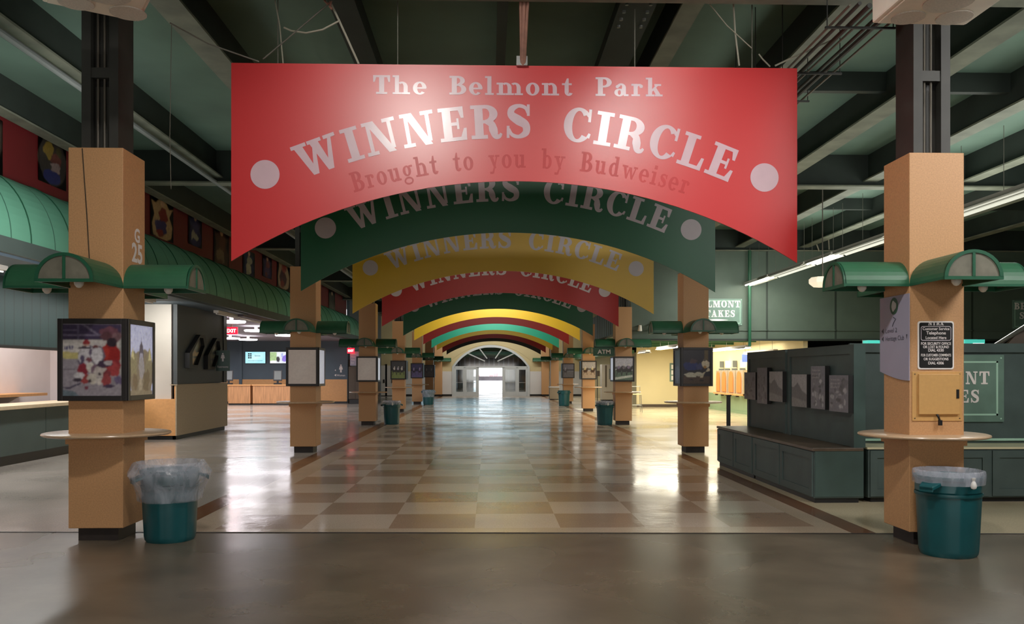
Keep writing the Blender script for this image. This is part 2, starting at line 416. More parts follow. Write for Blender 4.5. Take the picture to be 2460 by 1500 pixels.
mat('speaker', (244,232,214), 0.5, noise=0.05, scale=6)
mat('speaker_grille', (216,208,196), 0.6, noise=0.15, scale=60)
mat('outer', (40,48,44), 0.85, noise=0.2, scale=1)
mat('steel_bright', (168,170,168), 0.3, metal=0.9)
mat('plaza', (214,218,226), 0.6, noise=0.06, scale=0.3)
mat('brick_far', (196,168,164), 0.8, noise=0.3, scale=0.6)
mat('hedge_far', (92,84,84), 0.9, noise=0.4, scale=0.5)
mat('chrome_line', (214,206,170), 0.35)
mat('vending', (186,178,164), 0.5, noise=0.05, scale=3)
emit('tube_lit', (255,246,222), 22.0)
emit('tube_warm', (255,232,176), 7.0)
emit('disc_lit', (255,248,252), 10.0)
emit('exit_red', (255,20,40), 3.0, base=(200,10,20))
emit('teal_lit', (70,200,180), 0.6, base=(70,200,190))
emit('blue_lit', (120,150,225), 0.7, base=(120,140,210))
emit('oct_lit', (255,236,200), 0.8)
emit('white_lit', (255,252,240), 3.0)
print_mat('print', 0.3, 0.10)
print_mat('print_soft', 0.4, 0.06, emis=0.22)
print_mat('sign_print', 0.45, 0.04)
print_mat('screen', 0.2, 0.05, emis=1.1)
print_mat('backlit', 0.3, 0.08, emis=0.35)
stripe_mat('ribbed_green', (38,62,61), (28,46,46), 0.30, 'Y', width=0.10)
stripe_mat('slats', (52,64,72), (120,140,160), 0.9, 'Y', width=0.35)
stripe_mat('slats_x', (46,54,60), (86,98,108), 0.55, 'X', width=0.3)
stripe_mat('slats_y', (46,54,60), (96,112,124), 0.9, 'Y', width=0.3)
stripe_mat('awning_green', (98,162,134), (52,98,80), 1.27, 'Y', 0.5, width=0.022)

def header_mat():
    m = stripe_mat('header_green', (78,93,82), (38,50,42), 2.25, 'X', 0.6, width=0.03, noise=0.12)
header_mat()
# glass panes
g = bpy.data.materials.new('glass'); g.use_nodes = True; MATS['glass'] = g
N = g.node_tree.nodes; L = g.node_tree.links; out = N['Material Output']; N.remove(N['Principled BSDF'])
a = N.new('ShaderNodeBsdfTransparent'); a.inputs[0].default_value = (0.72,0.80,0.82,1)
b = N.new('ShaderNodeBsdfGlossy'); b.inputs['Roughness'].default_value = 0.05; mx = N.new('ShaderNodeMixShader'); mx.inputs[0].default_value = 0.10
L.new(a.outputs[0], mx.inputs[1]); L.new(b.outputs[0], mx.inputs[2]); L.new(mx.outputs[0], out.inputs[0])
# thin plastic bag film
g = bpy.data.materials.new('bag_film'); g.use_nodes = True; MATS['bag_film'] = g
N = g.node_tree.nodes; L = g.node_tree.links; out = N['Material Output']; p = N['Principled BSDF']
p.inputs['Base Color'].default_value = rgb((216,222,238)); p.inputs['Roughness'].default_value = 0.22
a = N.new('ShaderNodeBsdfTransparent'); mx = N.new('ShaderNodeMixShader')
tc = N.new('ShaderNodeTexCoord'); nz = N.new('ShaderNodeTexNoise'); nz.inputs['Scale'].default_value = 6; nz.inputs['Detail'].default_value = 3; nz.inputs['Distortion'].default_value = 1.0
mp = N.new('ShaderNodeMapping'); mp.inputs['Scale'].default_value = (1.6,1.6,.45); mp.inputs['Rotation'].default_value = (.25,.1,0); L.new(tc.outputs['Object'], mp.inputs[0]); L.new(mp.outputs[0], nz.inputs['Vector'])
mr = N.new('ShaderNodeMapRange'); mr.inputs['From Min'].default_value = 0.3; mr.inputs['From Max'].default_value = 0.7; mr.inputs['To Min'].default_value = 0.22; mr.inputs['To Max'].default_value = 0.46
L.new(nz.outputs['Fac'], mr.inputs['Value']); L.new(mr.outputs['Result'], mx.inputs[0])
bp = N.new('ShaderNodeBump'); bp.inputs['Strength'].default_value = 0.35; bp.inputs['Distance'].default_value = 0.03; L.new(nz.outputs['Fac'], bp.inputs['Height']); L.new(bp.outputs['Normal'], p.inputs['Normal'])
L.new(a.outputs[0], mx.inputs[1]); L.new(p.outputs[0], mx.inputs[2]); L.new(mx.outputs[0], out.inputs[0])

# ---- floors
SX = 0.9144; X0 = -0.155; Y0 = 9.09
def floor_base(m, rough_lo, rough_hi, bump, bs=(2.0,1.2,1), spec=0.5, bd=0.01):
    nt = m.node_tree; N = nt.nodes; L = nt.links; p = N['Principled BSDF']
    tc = N.new('ShaderNodeTexCoord')
    mp = N.new('ShaderNodeMapping'); mp.inputs['Scale'].default_value = bs; L.new(tc.outputs['Object'], mp.inputs[0])
    nz = N.new('ShaderNodeTexNoise'); nz.inputs['Scale'].default_value = 1.6; nz.inputs['Detail'].default_value = 3; nz.inputs['Roughness'].default_value = 0.55; L.new(mp.outputs[0], nz.inputs['Vector'])
    bp = N.new('ShaderNodeBump'); bp.inputs['Strength'].default_value = bump; bp.inputs['Distance'].default_value = bd
    L.new(nz.outputs['Fac'], bp.inputs['Height']); L.new(bp.outputs['Normal'], p.inputs['Normal'])
    n2 = N.new('ShaderNodeTexNoise'); n2.inputs['Scale'].default_value = 0.5; n2.inputs['Detail'].default_value = 2; L.new(tc.outputs['Object'], n2.inputs['Vector'])
    mr = N.new('ShaderNodeMapRange'); mr.inputs['From Min'].default_value = 0.35; mr.inputs['From Max'].default_value = 0.65
    mr.inputs['To Min'].default_value = rough_lo; mr.inputs['To Max'].default_value = rough_hi
    L.new(n2.outputs['Fac'], mr.inputs['Value']); L.new(mr.outputs['Result'], p.inputs['Roughness'])
    p.inputs['Specular IOR Level'].default_value = spec
    return tc, p, N, L
m = bpy.data.materials.new('tile_floor'); m.use_nodes = True; MATS['tile_floor'] = m
tc, p, N, L = floor_base(m, 0.12, 0.24, 0.36, bs=(2.2,1.6,1), spec=0.75)
sp = N.new('ShaderNodeSeparateXYZ'); L.new(tc.outputs['Object'], sp.inputs[0])
def M(op, a, b=None):
    n = N.new('ShaderNodeMath'); n.operation = op
    for i, q in enumerate((a, b)):
        if q is None: continue
        if isinstance(q, (int, float)): n.inputs[i].default_value = q
        else: L.new(q, n.inputs[i])
    return n.outputs[0]
def MIX(f, a, b):
    n = N.new('ShaderNodeMix'); n.data_type = 'RGBA'; L.new(f, n.inputs[0])
    for i, q in ((6, a), (7, b)):
        if isinstance(q, tuple): n.inputs[i].default_value = rgb(q)
        else: L.new(q, n.inputs[i])
    return n.outputs[2]
def BAND(s, lo, hi): return M('MULTIPLY', M('GREATER_THAN', s, lo), M('LESS_THAN', s, hi))
x, y = sp.outputs['X'], sp.outputs['Y']
fx = M('FLOOR', M('DIVIDE', M('SUBTRACT', x, X0), SX)); fy = M('FLOOR', M('DIVIDE', M('SUBTRACT', y, Y0), SX))
par = M('FLOORED_MODULO', M('ADD', fx, fy), 2.0)
# speckle and per-tile variation
nz = N.new('ShaderNodeTexNoise'); nz.inputs['Scale'].default_value = 55; nz.inputs['Detail'].default_value = 3; L.new(tc.outputs['Object'], nz.inputs['Vector'])
n3 = N.new('ShaderNodeTexNoise'); n3.inputs['Scale'].default_value = 0.55; n3.inputs['Detail'].default_value = 2; L.new(tc.outputs['Object'], n3.inputs['Vector'])
light = MIX(n3.outputs['Fac'], (200,177,157), (216,196,176)); dark = MIX(n3.outputs['Fac'], (160,131,108), (178,149,125))
chk = MIX(par, light, dark)
inside = M('MULTIPLY', BAND(x, X0-3*SX, X0+4*SX), M('GREATER_THAN', y, Y0))
side = MIX(M('GREATER_THAN', x, 0.3), (168,160,150), (208,192,158))
border = MIX(BAND(x, -3.27, 3.74), side, (196,174,150))
stripe = MIX(M('ADD', BAND(x, -3.57, -3.27), BAND(x, 3.74, 3.99)), border, (118,76,48))
colr = MIX(inside, stripe, chk)
mm = N.new('ShaderNodeMapRange'); mm.inputs['From Min'].default_value = 0.3; mm.inputs['From Max'].default_value = 0.7; mm.inputs['To Min'].default_value = 0.86; mm.inputs['To Max'].default_value = 1.1
L.new(nz.outputs['Fac'], mm.inputs['Value'])
mu = N.new('ShaderNodeMix'); mu.data_type = 'RGBA'; mu.blend_type = 'MULTIPLY'; mu.inputs[0].default_value = 1; L.new(colr, mu.inputs[6]); L.new(mm.outputs['Result'], mu.inputs[7])
L.new(mu.outputs[2], p.inputs['Base Color'])

m = bpy.data.materials.new('concrete_floor'); m.use_nodes = True; MATS['concrete_floor'] = m
tc, p, N, L = floor_base(m, 0.22, 0.33, 0.06, bs=(1.6,1.6,1), spec=0.7)
nz = N.new('ShaderNodeTexNoise'); nz.inputs['Scale'].default_value = 1.3; nz.inputs['Detail'].default_value = 7; nz.inputs['Roughness'].default_value = 0.65; nz.inputs['Distortion'].default_value = 0.2; L.new(tc.outputs['Object'], nz.inputs['Vector'])
cr = N.new('ShaderNodeValToRGB'); e = cr.color_ramp.elements
e[0].position = 0.25; e[0].color = rgb((84,75,62)); e[1].position = 0.78; e[1].color = rgb((124,111,93)); q = e.new(0.5); q.color = rgb((104,93,78))
L.new(nz.outputs['Fac'], cr.inputs['Fac']); L.new(cr.outputs['Color'], p.inputs['Base Color'])

# ------------------------------------------------------------------ floor / shell
def edgeY(x): return 8.82-0.036*x
ob = MB(); ob.face([(-19,edgeY(-19),0),(19,edgeY(19),0),(19,100,0),(-19,100,0)]); struct('floor', ob, 'tile_floor')
ob = MB(); ob.face([(-19,-7,0),(19,-7,0),(19,edgeY(19)-.02,0),(-19,edgeY(-19)-.02,0)])
o = struct('floor_concrete', ob, 'concrete_floor')
ob = MB(); ob.prism([(-19,edgeY(-19)-.035,-.02),(19,edgeY(19)-.035,-.02),(19,edgeY(19),-.02),(-19,edgeY(-19),-.02)], (0,0,.024)); struct('trim_threshold', ob, 'plinth')
ZC = 6.3; ZB = 5.72
ob = MB(); ob.box((-19.2,-7,ZC), (19.2,62.5,ZC+.25)); struct('ceiling', ob, 'soffit')
struct('wall_west', MB().box((-19.2,-7,0), (-19,62.5,ZC)), 'outer')
struct('wall_east', MB().box((19,-7,0), (19.2,62.5,ZC)), 'outer')
struct('wall_south', MB().box((-19.2,-7.2,0), (19.2,-7,ZC)), 'outer')
# longitudinal ceiling beams
def ibeam(mbw, mbf, x, y0, y1, zb=ZB, w=0.30):
    mbw.box((x-.03,y0,zb+.03), (x+.03,y1,ZC)); mbf.box((x-w/2,y0,zb), (x+w/2,y1,zb+.03))
n = 0
for x, w in ((-7.6,.25),(-5.72,.34),(-3.55,.34),(-1.62,.30),(0.15,.12),(1.62,.40),(2.25,.24),(4.05,.34),(6.15,.34),(8.1,.30),(10.2,.30),(12.4,.3),(14.6,.3)):
    n += 1
    w_ = MB(); f_ = MB(); ibeam(w_, f_, x, -2, 61, ZB if abs(x-1.62) > .1 else ZB-.06, w)
    o = struct('trim_%d' % n, w_, 'beam'); f_.build('flange', 'flange' if abs(x) > 2 else 'beam', o)
    if abs(x-1.62) < .1:      # bolted splice plate
        for k in range(14):
            for s in (-.13,.13): MB().lathe([(.022,0),(.02,-.025)], (x+s,7.2+k*.2,ZB-.06), 8).build('bolt', 'steel_bright', o)
# cross girders over every column row
for k, yy in enumerate((8.9,18.0,27.45,36.9,46.3,55.7)):
    n += 1
    w_ = MB(); w_.box((-8.4,yy-.04,5.63), (18.9,yy+.04,ZC)); o = struct('trim_%d' % n, w_, 'beam')
    MB().box((-8.4,yy-.16,5.60), (18.9,yy+.16,5.63)).build('flange', 'flange', o)
n += 1
w_ = MB()
for k in range(2): w_.box((4.6,13+9.4*k,6.0),(18.9,13.12+9.4*k,ZC))
struct('trim_%d' % n, w_, 'beam')
# end wall with arched opening
YE = 61.5; AX = 0.13
def arch_pts(half, zs, zt, n=28):
    r = zt-zs; R = (half*half+r*r)/(2*r); a0 = math.asin(min(1, half/R)); pts = []
    for i in range(n+1):
        a = -a0+2*a0*i/n; pts.append((AX+R*math.sin(a), zs+R*math.cos(a)-(R-r)))
    return pts
HALF, ZS, ZT = 2.66, 2.10, 3.52
ap = arch_pts(HALF, ZS, ZT)
w_ = MB()
for i in range(len(ap)-1):
    (xa,za),(xb,zb) = ap[i], ap[i+1]
    w_.prism([(xa,YE,za),(xb,YE,zb),(xb,YE,ZC),(xa,YE,ZC)], (0,.3,0))
w_.box((-8.6,YE,1.78),(AX-HALF,YE+.3,ZC)); w_.box((AX+HALF,YE,1.78),(19,YE+.3,ZC))
struct('wall_north', w_, 'beige_wall')
w_ = MB(); w_.box((-8.6,YE-.02,.0),(AX-HALF,YE+.28,1.78)); w_.box((AX+HALF,YE-.02,0),(19,YE+.28,1.78)); struct('wall_north_wainscot', w_, 'far_white')
w_ = MB(); w_.box((-8.6,YE-.04,0),(AX-HALF-.12,YE-.02,.13)); w_.box((AX+HALF+.12,YE-.04,0),(7,YE-.02,.13)); struct('baseboard_north', w_, 'black')
# arch trim
def arch_band(mb, half, zs, zt, wd, y0, y1, legs=True):
    a = arch_pts(half, zs, zt); b = arch_pts(half+wd, zs, zt+wd)
    for i in range(len(a)-1):
        mb.prism([(a[i][0],y0,a[i][1]),(a[i+1][0],y0,a[i+1][1]),(b[i+1][0],y0,b[i+1][1]),(b[i][0],y0,b[i][1])], (0,y1-y0,0))
    if legs:
        mb.box((AX-half-wd,y0,0),(AX-half,y1,zs)); mb.box((AX+half,y0,0),(AX+half+wd,y1,zs))
w_ = MB(); arch_band(w_, HALF-.02, ZS, ZT, .16, YE-.06, YE+.05); struct('trim_arch', w_, 'alu')
w_ = MB(); arch_band(w_, HALF+.28, ZS+.35, ZT+.18, .07, YE-.05, YE, legs=False); struct('trim_arch_outer', w_, 'beige_wall')
# glazed screen in the arch
w_ = MB(); yg = YE+.12
def post(x, z1, wd=.10): w_.box((x-wd/2,yg-.05,0),(x+wd/2,yg+.05,z1))
xs = [atY(px,900,yg).x for px in (1091.5,1116.5,1147.5,1209.5,1242.5,1267)]
for i, x in enumerate(xs): post(x, 2.06, .17 if i in (2,3) else .13)
w_.box((xs[0],yg-.05,2.02),(xs[-1],yg+.05,2.15))
cx, cz = AX+.02, 2.45
for px, py in ((1152,838),(1205,840),(1127,851),(1233,851)):
    q = atY(px, py, yg)
    d = (q-Vector((cx,yg,2.3))).normalized()
    w_.tube([Vector((cx,yg,2.3))+d*.5, q+d*.15], .045, 6)
o = struct('window_1', w_, 'alu')
pm = MB(); pm.face([(p_[0],yg,p_[1]) for p_ in arch_pts(HALF-.05, 2.14, ZT-.05)]); pm.build('fanlight_pane', 'glass', o)
for k, (i, j) in enumerate(((0,1),(1,2),(3,4),(4,5))):
    d_ = MB(); a, b = xs[i]+.07, xs[j]-.07
    d_.box((a,yg-.03,.0),(b,yg+.03,.30)); d_.box((a,yg-.03,1.9),(b,yg+.03,2.02)); d_.box((a,yg-.03,.3),(a+.06,yg+.03,1.9)); d_.box((b-.06,yg-.03,.3),(b,yg+.03,1.9))
    dd = struct('door_%d' % (k+1), d_, 'alu')
    MB().box((a+.06,yg-.004,.3),(b-.06,yg+.004,1.9)).build('pane', 'glass', dd)
    MB().box((a+.08,yg-.09,.95),(b-.08,yg-.06,.99)).build('push_bar', 'steel_bright', dd)
    MB().tube([(a+.08,yg-.03,.97),(a+.08,yg-.08,.97)], .012, 6).build('bar_bracket', 'steel_bright', dd)
# passage beyond the arch, open to the daylight
struct('wall_passage_left', MB().box((-3.7,YE+.31,0),(-3.5,97,3.6)), 'slats_y')
struct('wall_passage_right', MB().box((4.1,YE+.31,0),(4.3,97,3.6)), 'slats_y')
struct('ceiling_passage', MB().box((-3.7,YE+.31,3.6),(4.3,97,3.8)), 'canopy_rim')
w_ = MB(); w_.box((-3.5,96.7,0),(-1.75,97,3.6)); w_.box((1.6,96.7,0),(4.1,97,3.6)); w_.box((-1.75,96.7,2.38),(1.6,97,3.6)); struct('wall_passage_end', w_, 'slats_x')
for k in range(5):
    w_ = MB(); w_.box((-3.5,66+6*k,3.3),(4.1,66.25+6*k,3.6)); struct('trim_passage_%d' % (k+1), w_, 'canopy_rim')
MB().box((-60,97,-.05),(60,230,-.005)).build('plaza_ground', 'plaza')['kind'] = 'structure'
bt = thing('distant_building', 'pale reddish low building in the daylight beyond the arched doors', 'building', (0,190,0))
w_ = MB()
for k in range(26):
    x = -12+k; w_.box((x,-.5,0),(x+.96,.5,0.9+rnd.random()*0.9))
w_.build('facade', 'brick_far', bt); MB().box((-12,-.6,0),(14,-.5,.9)).build('planting_strip', 'hedge_far', bt)
# ------------------------------------------------------------------ columns
CW = 0.53
LX, RX = -3.85, 4.28
colsL = [(LX, 8.46+9.3*k) for k in range(6)]+[(-3.62, YE-.62)]      # (centre x, front face y)
colsR = [(RX, 8.05+9.5*k) for k in range(6)]+[(4.02, YE-.62)]
ordn = ['first','second','third','fourth','fifth','sixth','seventh']
def cdesc(side, k):
    if side == 'L': return 'the column lettered G 25' if k == 0 else 'the %s counter-row column' % ordn[k]
    return 'the column bearing the black notice' if k == 0 else 'the %s kiosk-row column' % ordn[k]
def make_column(name, ztop, label):
    t = thing(name, label, 'column', group='plywood-clad columns lining the hall', kind='thing')
    h = CW/2
    MB().box((-h,0,.13),(h,CW,ztop)).build('cladding', 'cladding', t, bevel=.006)
    MB().box((-h+.07,.06,0),(h-.07,CW-.06,.13)).build('plinth', 'plinth', t)
    s = MB(); s.box((-.18,.09,ztop),(-.09,.45,ZC)); s.box((.09,.09,ztop),(.18,.45,ZC)); s.box((-.09,.20,ztop),(.09,.24,ZC))
    for z in (ztop+.72, ztop+1.75): s.box((-.09,.10,z),(.09,.2,z+.1))
    st = s.build('steel_post', 'steel', t)
    for x, r in ((-.045,.011),(.02,.011)):
        MB().tube([(x,.15,ztop),(x,.15,ZC)], r, 8).build('conduit', 'conduit', st)
    MB().box((-.09,.199,ztop+.66),(.09,.2,ztop+.72)).build('shadow_gap', 'black', st)
    return t
cz = {'L': 3.86, 'R': 3.76}
allcols = {}
for side, cols in (('L', colsL), ('R', colsR)):
    proto = None
    for k, (x, y) in enumerate(cols):
        if side == 'L':
            lab = ['tan plywood-clad column with white letter G and number 25 on its side',
                   'tan plywood column with a blank grey poster box, second of the counter-side row',
                   'tan plywood column beside a green bin, third of the counter-side row',
                   'tan plywood column carrying the horse-race photo box, fourth of the counter-side row',
                   'tan plywood column carrying the violet photo box, fifth of the counter-side row',
                   'tan plywood column behind the bagged bin, sixth of the counter-side row',
                   'tan plywood column standing against the arched end wall, counter side'][k]
        else:
            lab = ['tan plywood-clad column with a black notice and metal access panel',
                   'tan plywood column with baseball photo box next to the dark kiosk',
                   'tan plywood column beside the ATM sign and a green bin, kiosk side',
                   'tan plywood column with galloping-horse photo box, fourth of the kiosk-side row',
                   'tan plywood column with dim grey photo box, fifth of the kiosk-side row',
                   'tan plywood column without a poster box, sixth of the kiosk-side row',
                   'tan plywood column standing against the arched end wall, kiosk side'][k]
        if proto is None: proto = t = make_column('plywood_column', cz[side], lab)
        else: t = copy_tree(proto); t['label'] = lab
        t.location = (x, y, 0); allcols[side, k] = t
# letters on the first column's hall-side face
m_ = MB(); xf = LX+CW/2+.002
put_text(m_, 'G', (xf,8.79,2.985), (0,1,0), (0,0,1), .135, .13, bold=.03); put_text(m_, '25', (xf,8.79,2.78), (0,1,0), (0,0,1), .185, .26, bold=.03)
b = m_; t = allcols['L',0]; m_.v = [(p[0]-t.location.x, p[1]-t.location.y, p[2]) for p in m_.v]; m_.build('lettering', 'ink_white', t)
# seam lines are in the cladding: a thin scratch running down the front
MB().tube([(-.13,-.0005,3.85),(-.085,-.0005,3.2),(-.06,-.0005,2.75)], .006, 5).build('dark_scuff', 'brown', t)

# ------------------------------------------------------------------ barrel canopies with lamps
CR, CH, CL = 0.265, 0.245, 0.62
def make_canopy():
    t = thing('canopy_lamp', '', 'canopy lamp')
    n = 18; m_ = MB(); q = []
    for i in range(n+1):
        a = PI*i/n; q.append((-CR*math.cos(a), CH*math.sin(a)))
    q2 = [(x*.96, z*.96) for x, z in q]
    for i in range(n):
        (xa,za),(xb,zb) = q[i], q[i+1]; (xc,zc),(xd,zd) = q2[i], q2[i+1]
        m_.face([(xa,-CL,za),(xb,-CL,zb),(xb,0,zb),(xa,0,za)]); m_.face([(xc,0,zc),(xd,0,zd),(xd,-CL,zd),(xc,-CL,zc)])
    m_.build('barrel_shell', 'canopy_green', t, smooth=True)
    r = MB(); k = .88; y0, y1 = -CL-.012, -CL+.012
    for i in range(n):
        a, b = q[i], q[i+1]; a2, b2 = (a[0]*k, a[1]*k), (b[0]*k, b[1]*k)
        r.prism([(a[0],y0,a[1]),(b[0],y0,b[1]),(b2[0],y0,b2[1]),(a2[0],y0,a2[1])], (0,y1-y0,0))
    r.box((-CR,y0,-.022),(CR,y1,.008)); r.box((-.012,y0,0),(.012,y1,CH*.9))
    r.box((-CR,-CL,-.018),(-CR+.022,0,.006)); r.box((CR-.022,-CL,-.018),(CR,0,.006))
    r.build('end_frame', 'canopy_rim', t)
    p_ = MB(); p_.face([(x*.9,-CL,z*.9) for x, z in q]); p_.build('end_panel', 'frosted', t)
    l_ = MB(); l_.lathe([(.03,.06),(.045,.02),(.04,-.02),(.02,-.045),(.004,-.05)], (0,-CL*.55,0), 16); lb = l_.build('lamp', 'bulb', t, smooth=True)
    MB().box((-.05,-CL*.55-.05,.06),(.05,-CL*.55+.05,.16)).build('lamp_holder', 'black', lb)
    MB().box((-CR*.9,-CL*.55-.02,.05),(CR*.9,-CL*.55+.02,.07)).build('lamp_bar', 'canopy_rim', lb)
    return t
CZ = 2.50
proto = make_canopy(); first = True
for side, cols in (('L', colsL), ('R', colsR)):
    for k, (x, y) in enumerate(cols):
        inward, outward = ('hall', 'counter') if side == 'L' else ('kiosk', 'hall')
        faces = [('entrance', 0, (x,y)), ('plusx', PI/2, (x+CW/2,y+CW/2)), ('minusx', -PI/2, (x-CW/2,y+CW/2)), ('rear', PI, (x,y+CW))]
        for f, rz, (px, py) in faces:
            if f == 'rear' and k > 1: continue
            if k >= 5 and f == 'rear': continue
            if k == 6 and ((side == 'L' and f == 'minusx') or (side == 'R' and f == 'plusx')): continue
            t = proto if first else copy_tree(proto); first = False
            t.location = (px, py, CZ); t.rotation_euler = (0,0,rz)
            hs = (f == 'plusx') == (side == 'L')
            where = {'entrance': 'facing the entrance on', 'rear': 'on the rear of'}.get(f, ('on the hall side of' if hs else ('on the counter side of' if side == 'L' else 'on the kiosk side of')))
            t['label'] = 'green barrel canopy lamp %s %s' % (where, cdesc(side, k)); t['group'] = 'green canopy lamps on the columns'

# ------------------------------------------------------------------ poster boxes
def poster_box(x, y, label, front, hall, side, w=.665, z0=1.38, z1=2.18):
    h = w/2; c = y+CW/2
    t = thing('poster_box', label, 'poster box', (x, c, 0), group='black poster boxes on the columns')
    b_ = MB(); i = CW/2+.002
    for (xa,ya,xb,yb) in ((-h,-h,h,-i),(-h,i,h,h),(-h,-i,-i,i),(i,-i,h,i)): b_.box((xa,ya,z0),(xb,yb,z1))
    fr = b_.build('box_body', 'black_frame', t, bevel=.008)
    e = .05
    f_ = MB()
    for (xa,za,xb,zb) in ((-h,z0,-h+e,z1),(h-e,z0,h,z1),(-h+e,z0,h-e,z0+e),(-h+e,z1-e,h-e,z1)): f_.box((xa,-h-.014,za),(xb,-h,zb))
    f_.build('frame', 'black_frame', t, bevel=.004)
    if front: picture('poster', t, (-h+e,-h-.003,z0+e), (w-2*e,0,0), (0,0,z1-z0-2*e), front[0], front[1])
    s = 1 if side == 'L' else -1
    f_ = MB()
    for (ya,za,yb,zb) in ((-h,z0,-h+e,z1),(h-e,z0,h,z1),(-h+e,z0,h-e,z0+e),(-h+e,z1-e,h-e,z1)): f_.box((s*h,ya,za),(s*(h+.014),yb,zb))
    f_.build('frame', 'black_frame', t, bevel=.004)
    if hall:
        if s > 0: picture('poster', t, (h+.003,-h+e,z0+e), (0,w-2*e,0), (0,0,z1-z0-2*e), hall[0], hall[1])
        else: picture('poster', t, (-h-.003,h-e,z0+e), (0,-(w-2*e),0), (0,0,z1-z0-2*e), hall[0], hall[1])
    return t
r = random.Random(3)
hockey = [(FULL,(150,143,152)), ([(0,.74),(1,.74),(1,1),(0,1)],(64,54,80)), ([(0,.9),(.28,.9),(.28,.92),(0,.92)],(110,102,124)), ([(0,.83),(.8,.83),(.8,.85),(0,.85)],(110,102,124)), ([(.24,.76),(.28,.76),(.28,1),(.24,1)],(96,88,112)),
   ([(.3,1),(.36,1),(.6,.86),(.57,.85)],(116,108,128)), ([(0,.60),(1,.58),(1,.78),(0,.78)],(196,190,186)), ([(0,.52),(.5,.50),(.5,.60),(0,.61)],(196,184,120)), ([(0,.36),(.3,.37),(.3,.38),(0,.37)],(104,96,106)),
   ([(0,0),(.28,0),(.2,.06),(0,.09)],(104,118,128)), ([(.96,.3),(1,.3),(1,.8),(.96,.8)],(170,170,166)), (blob(.80,.88,.16,.08,r=r),(112,72,84)), (blob(.74,.82,.10,.06,r=r),(92,60,66)), (blob(.92,.82,.08,.06,r=r),(120,90,96)),
   (blob(.80,.55,.18,.19,18,.08,r),(150,42,40)), (blob(.72,.60,.07,.10,12,.2,r),(176,58,50)), (blob(.83,.74,.09,.07,12,.1,r),(50,40,48)), (blob(.90,.42,.08,.10,12,.2,r),(138,46,54)), (blob(.86,.36,.10,.10,14,.2,r),(166,66,68)),
   (blob(.42,.53,.17,.17,20,.08,r),(92,82,104)), (blob(.41,.55,.145,.145,20,.1,r),(198,194,200)), (blob(.59,.55,.125,.145,20,.08,r),(108,98,116)), (blob(.585,.56,.10,.12,18,.1,r),(206,202,208)), (blob(.33,.50,.04,.06,10,.3,r),(84,74,100)), (blob(.44,.50,.05,.03,10,.4,r),(120,70,80)), (blob(.47,.60,.03,.05,10,.4,r),(96,84,108)),
   (blob(.40,.735,.065,.045,12,.1,r),(148,52,56)), (blob(.40,.70,.05,.02,10,.2,r),(176,140,126)), (blob(.37,.665,.10,.02,12,.3,r),(70,58,70)), (blob(.57,.70,.055,.04,12,.1,r),(196,188,190)), (blob(.56,.68,.05,.02,10,.2,r),(108,60,60)),
   (blob(.34,.37,.10,.08,14,.15,r),(134,46,58)), (blob(.46,.40,.06,.08,12,.2,r),(206,200,192)), (blob(.56,.36,.10,.09,14,.2,r),(120,96,112)), (blob(.64,.33,.12,.09,16,.2,r),(186,176,172)), (blob(.70,.44,.13,.05,14,.2,r),(72,56,76)), (blob(.77,.46,.07,.035,12,.3,r),(186,178,182)), (blob(.75,.30,.07,.07,12,.3,r),(128,60,66)),
   (blob(.62,.30,.03,.02,8,.3,r),(60,50,60)), (blob(.54,.27,.04,.02,8,.3,r),(64,54,66)), (blob(.38,.24,.10,.07,14,.2,r),(150,66,66)), (blob(.50,.24,.09,.07,14,.2,r),(200,192,180)), (blob(.46,.20,.03,.03,8,.3,r),(70,60,66)), (blob(.62,.20,.08,.05,12,.2,r),(204,196,190)), (blob(.74,.22,.08,.08,14,.2,r),(156,72,74)),
   (blob(.28,.28,.09,.045,12,.2,r),(206,202,206)), (blob(.25,.22,.08,.03,12,.2,r),(58,50,62)), ([(.0,.125),(.12,.12),(.30,.19),(.30,.165),(.12,.095),(0,.105)],(66,60,82)), (blob(.78,.135,.11,.022,12,.2,r),(70,56,80)), (blob(.94,.22,.08,.06,12,.3,r),(104,92,124)), (blob(.40,.11,.035,.025,8,.1,r),(122,60,76))]
for cx_, cy_ in ((.03,.66),(.07,.665),(.115,.67),(.16,.675)): hockey.append((blob(cx_,cy_,.018,.03,7,.2,r),(60,56,104)))
trophy = [(FULL,(186,190,222)), (blob(.5,.30,.58,.34,24,.15,r),(112,100,86)), (blob(.18,.44,.16,.20,14,.3,r),(120,112,84)), (blob(.85,.44,.16,.20,14,.3,r),(116,108,86)), ([(.06,.55),(.14,.68),(.2,.5)],(190,180,130)), ([(.8,.5),(.88,.68),(.95,.5)],(188,178,130)),
   ([(.40,.60),(.44,.72),(.48,.74),(.50,.83),(.52,.74),(.56,.72),(.60,.60),(.58,.5),(.42,.5)],(58,54,82)), ([(.44,.60),(.56,.60),(.62,.40),(.38,.40)],(150,148,170)), (blob(.5,.36,.12,.16,14,.3,r),(138,134,140)), (blob(.24,.2,.12,.12,12,.35,r),(92,74,56)), (blob(.72,.2,.14,.16,12,.35,r),(84,70,54)), (blob(.46,.14,.08,.10,12,.35,r),(150,138,120)), ([(0,0),(1,0),(1,.06),(0,.07)],(120,108,90))]
blank = [(FULL,(172,158,148)), ([(.01,.01),(.99,.01),(.99,.99),(.01,.99)],(178,166,156))]
blank2 = [(FULL,(204,206,222)), ([(.02,.02),(.98,.02),(.98,.98),(.02,.98)],(212,214,228))]
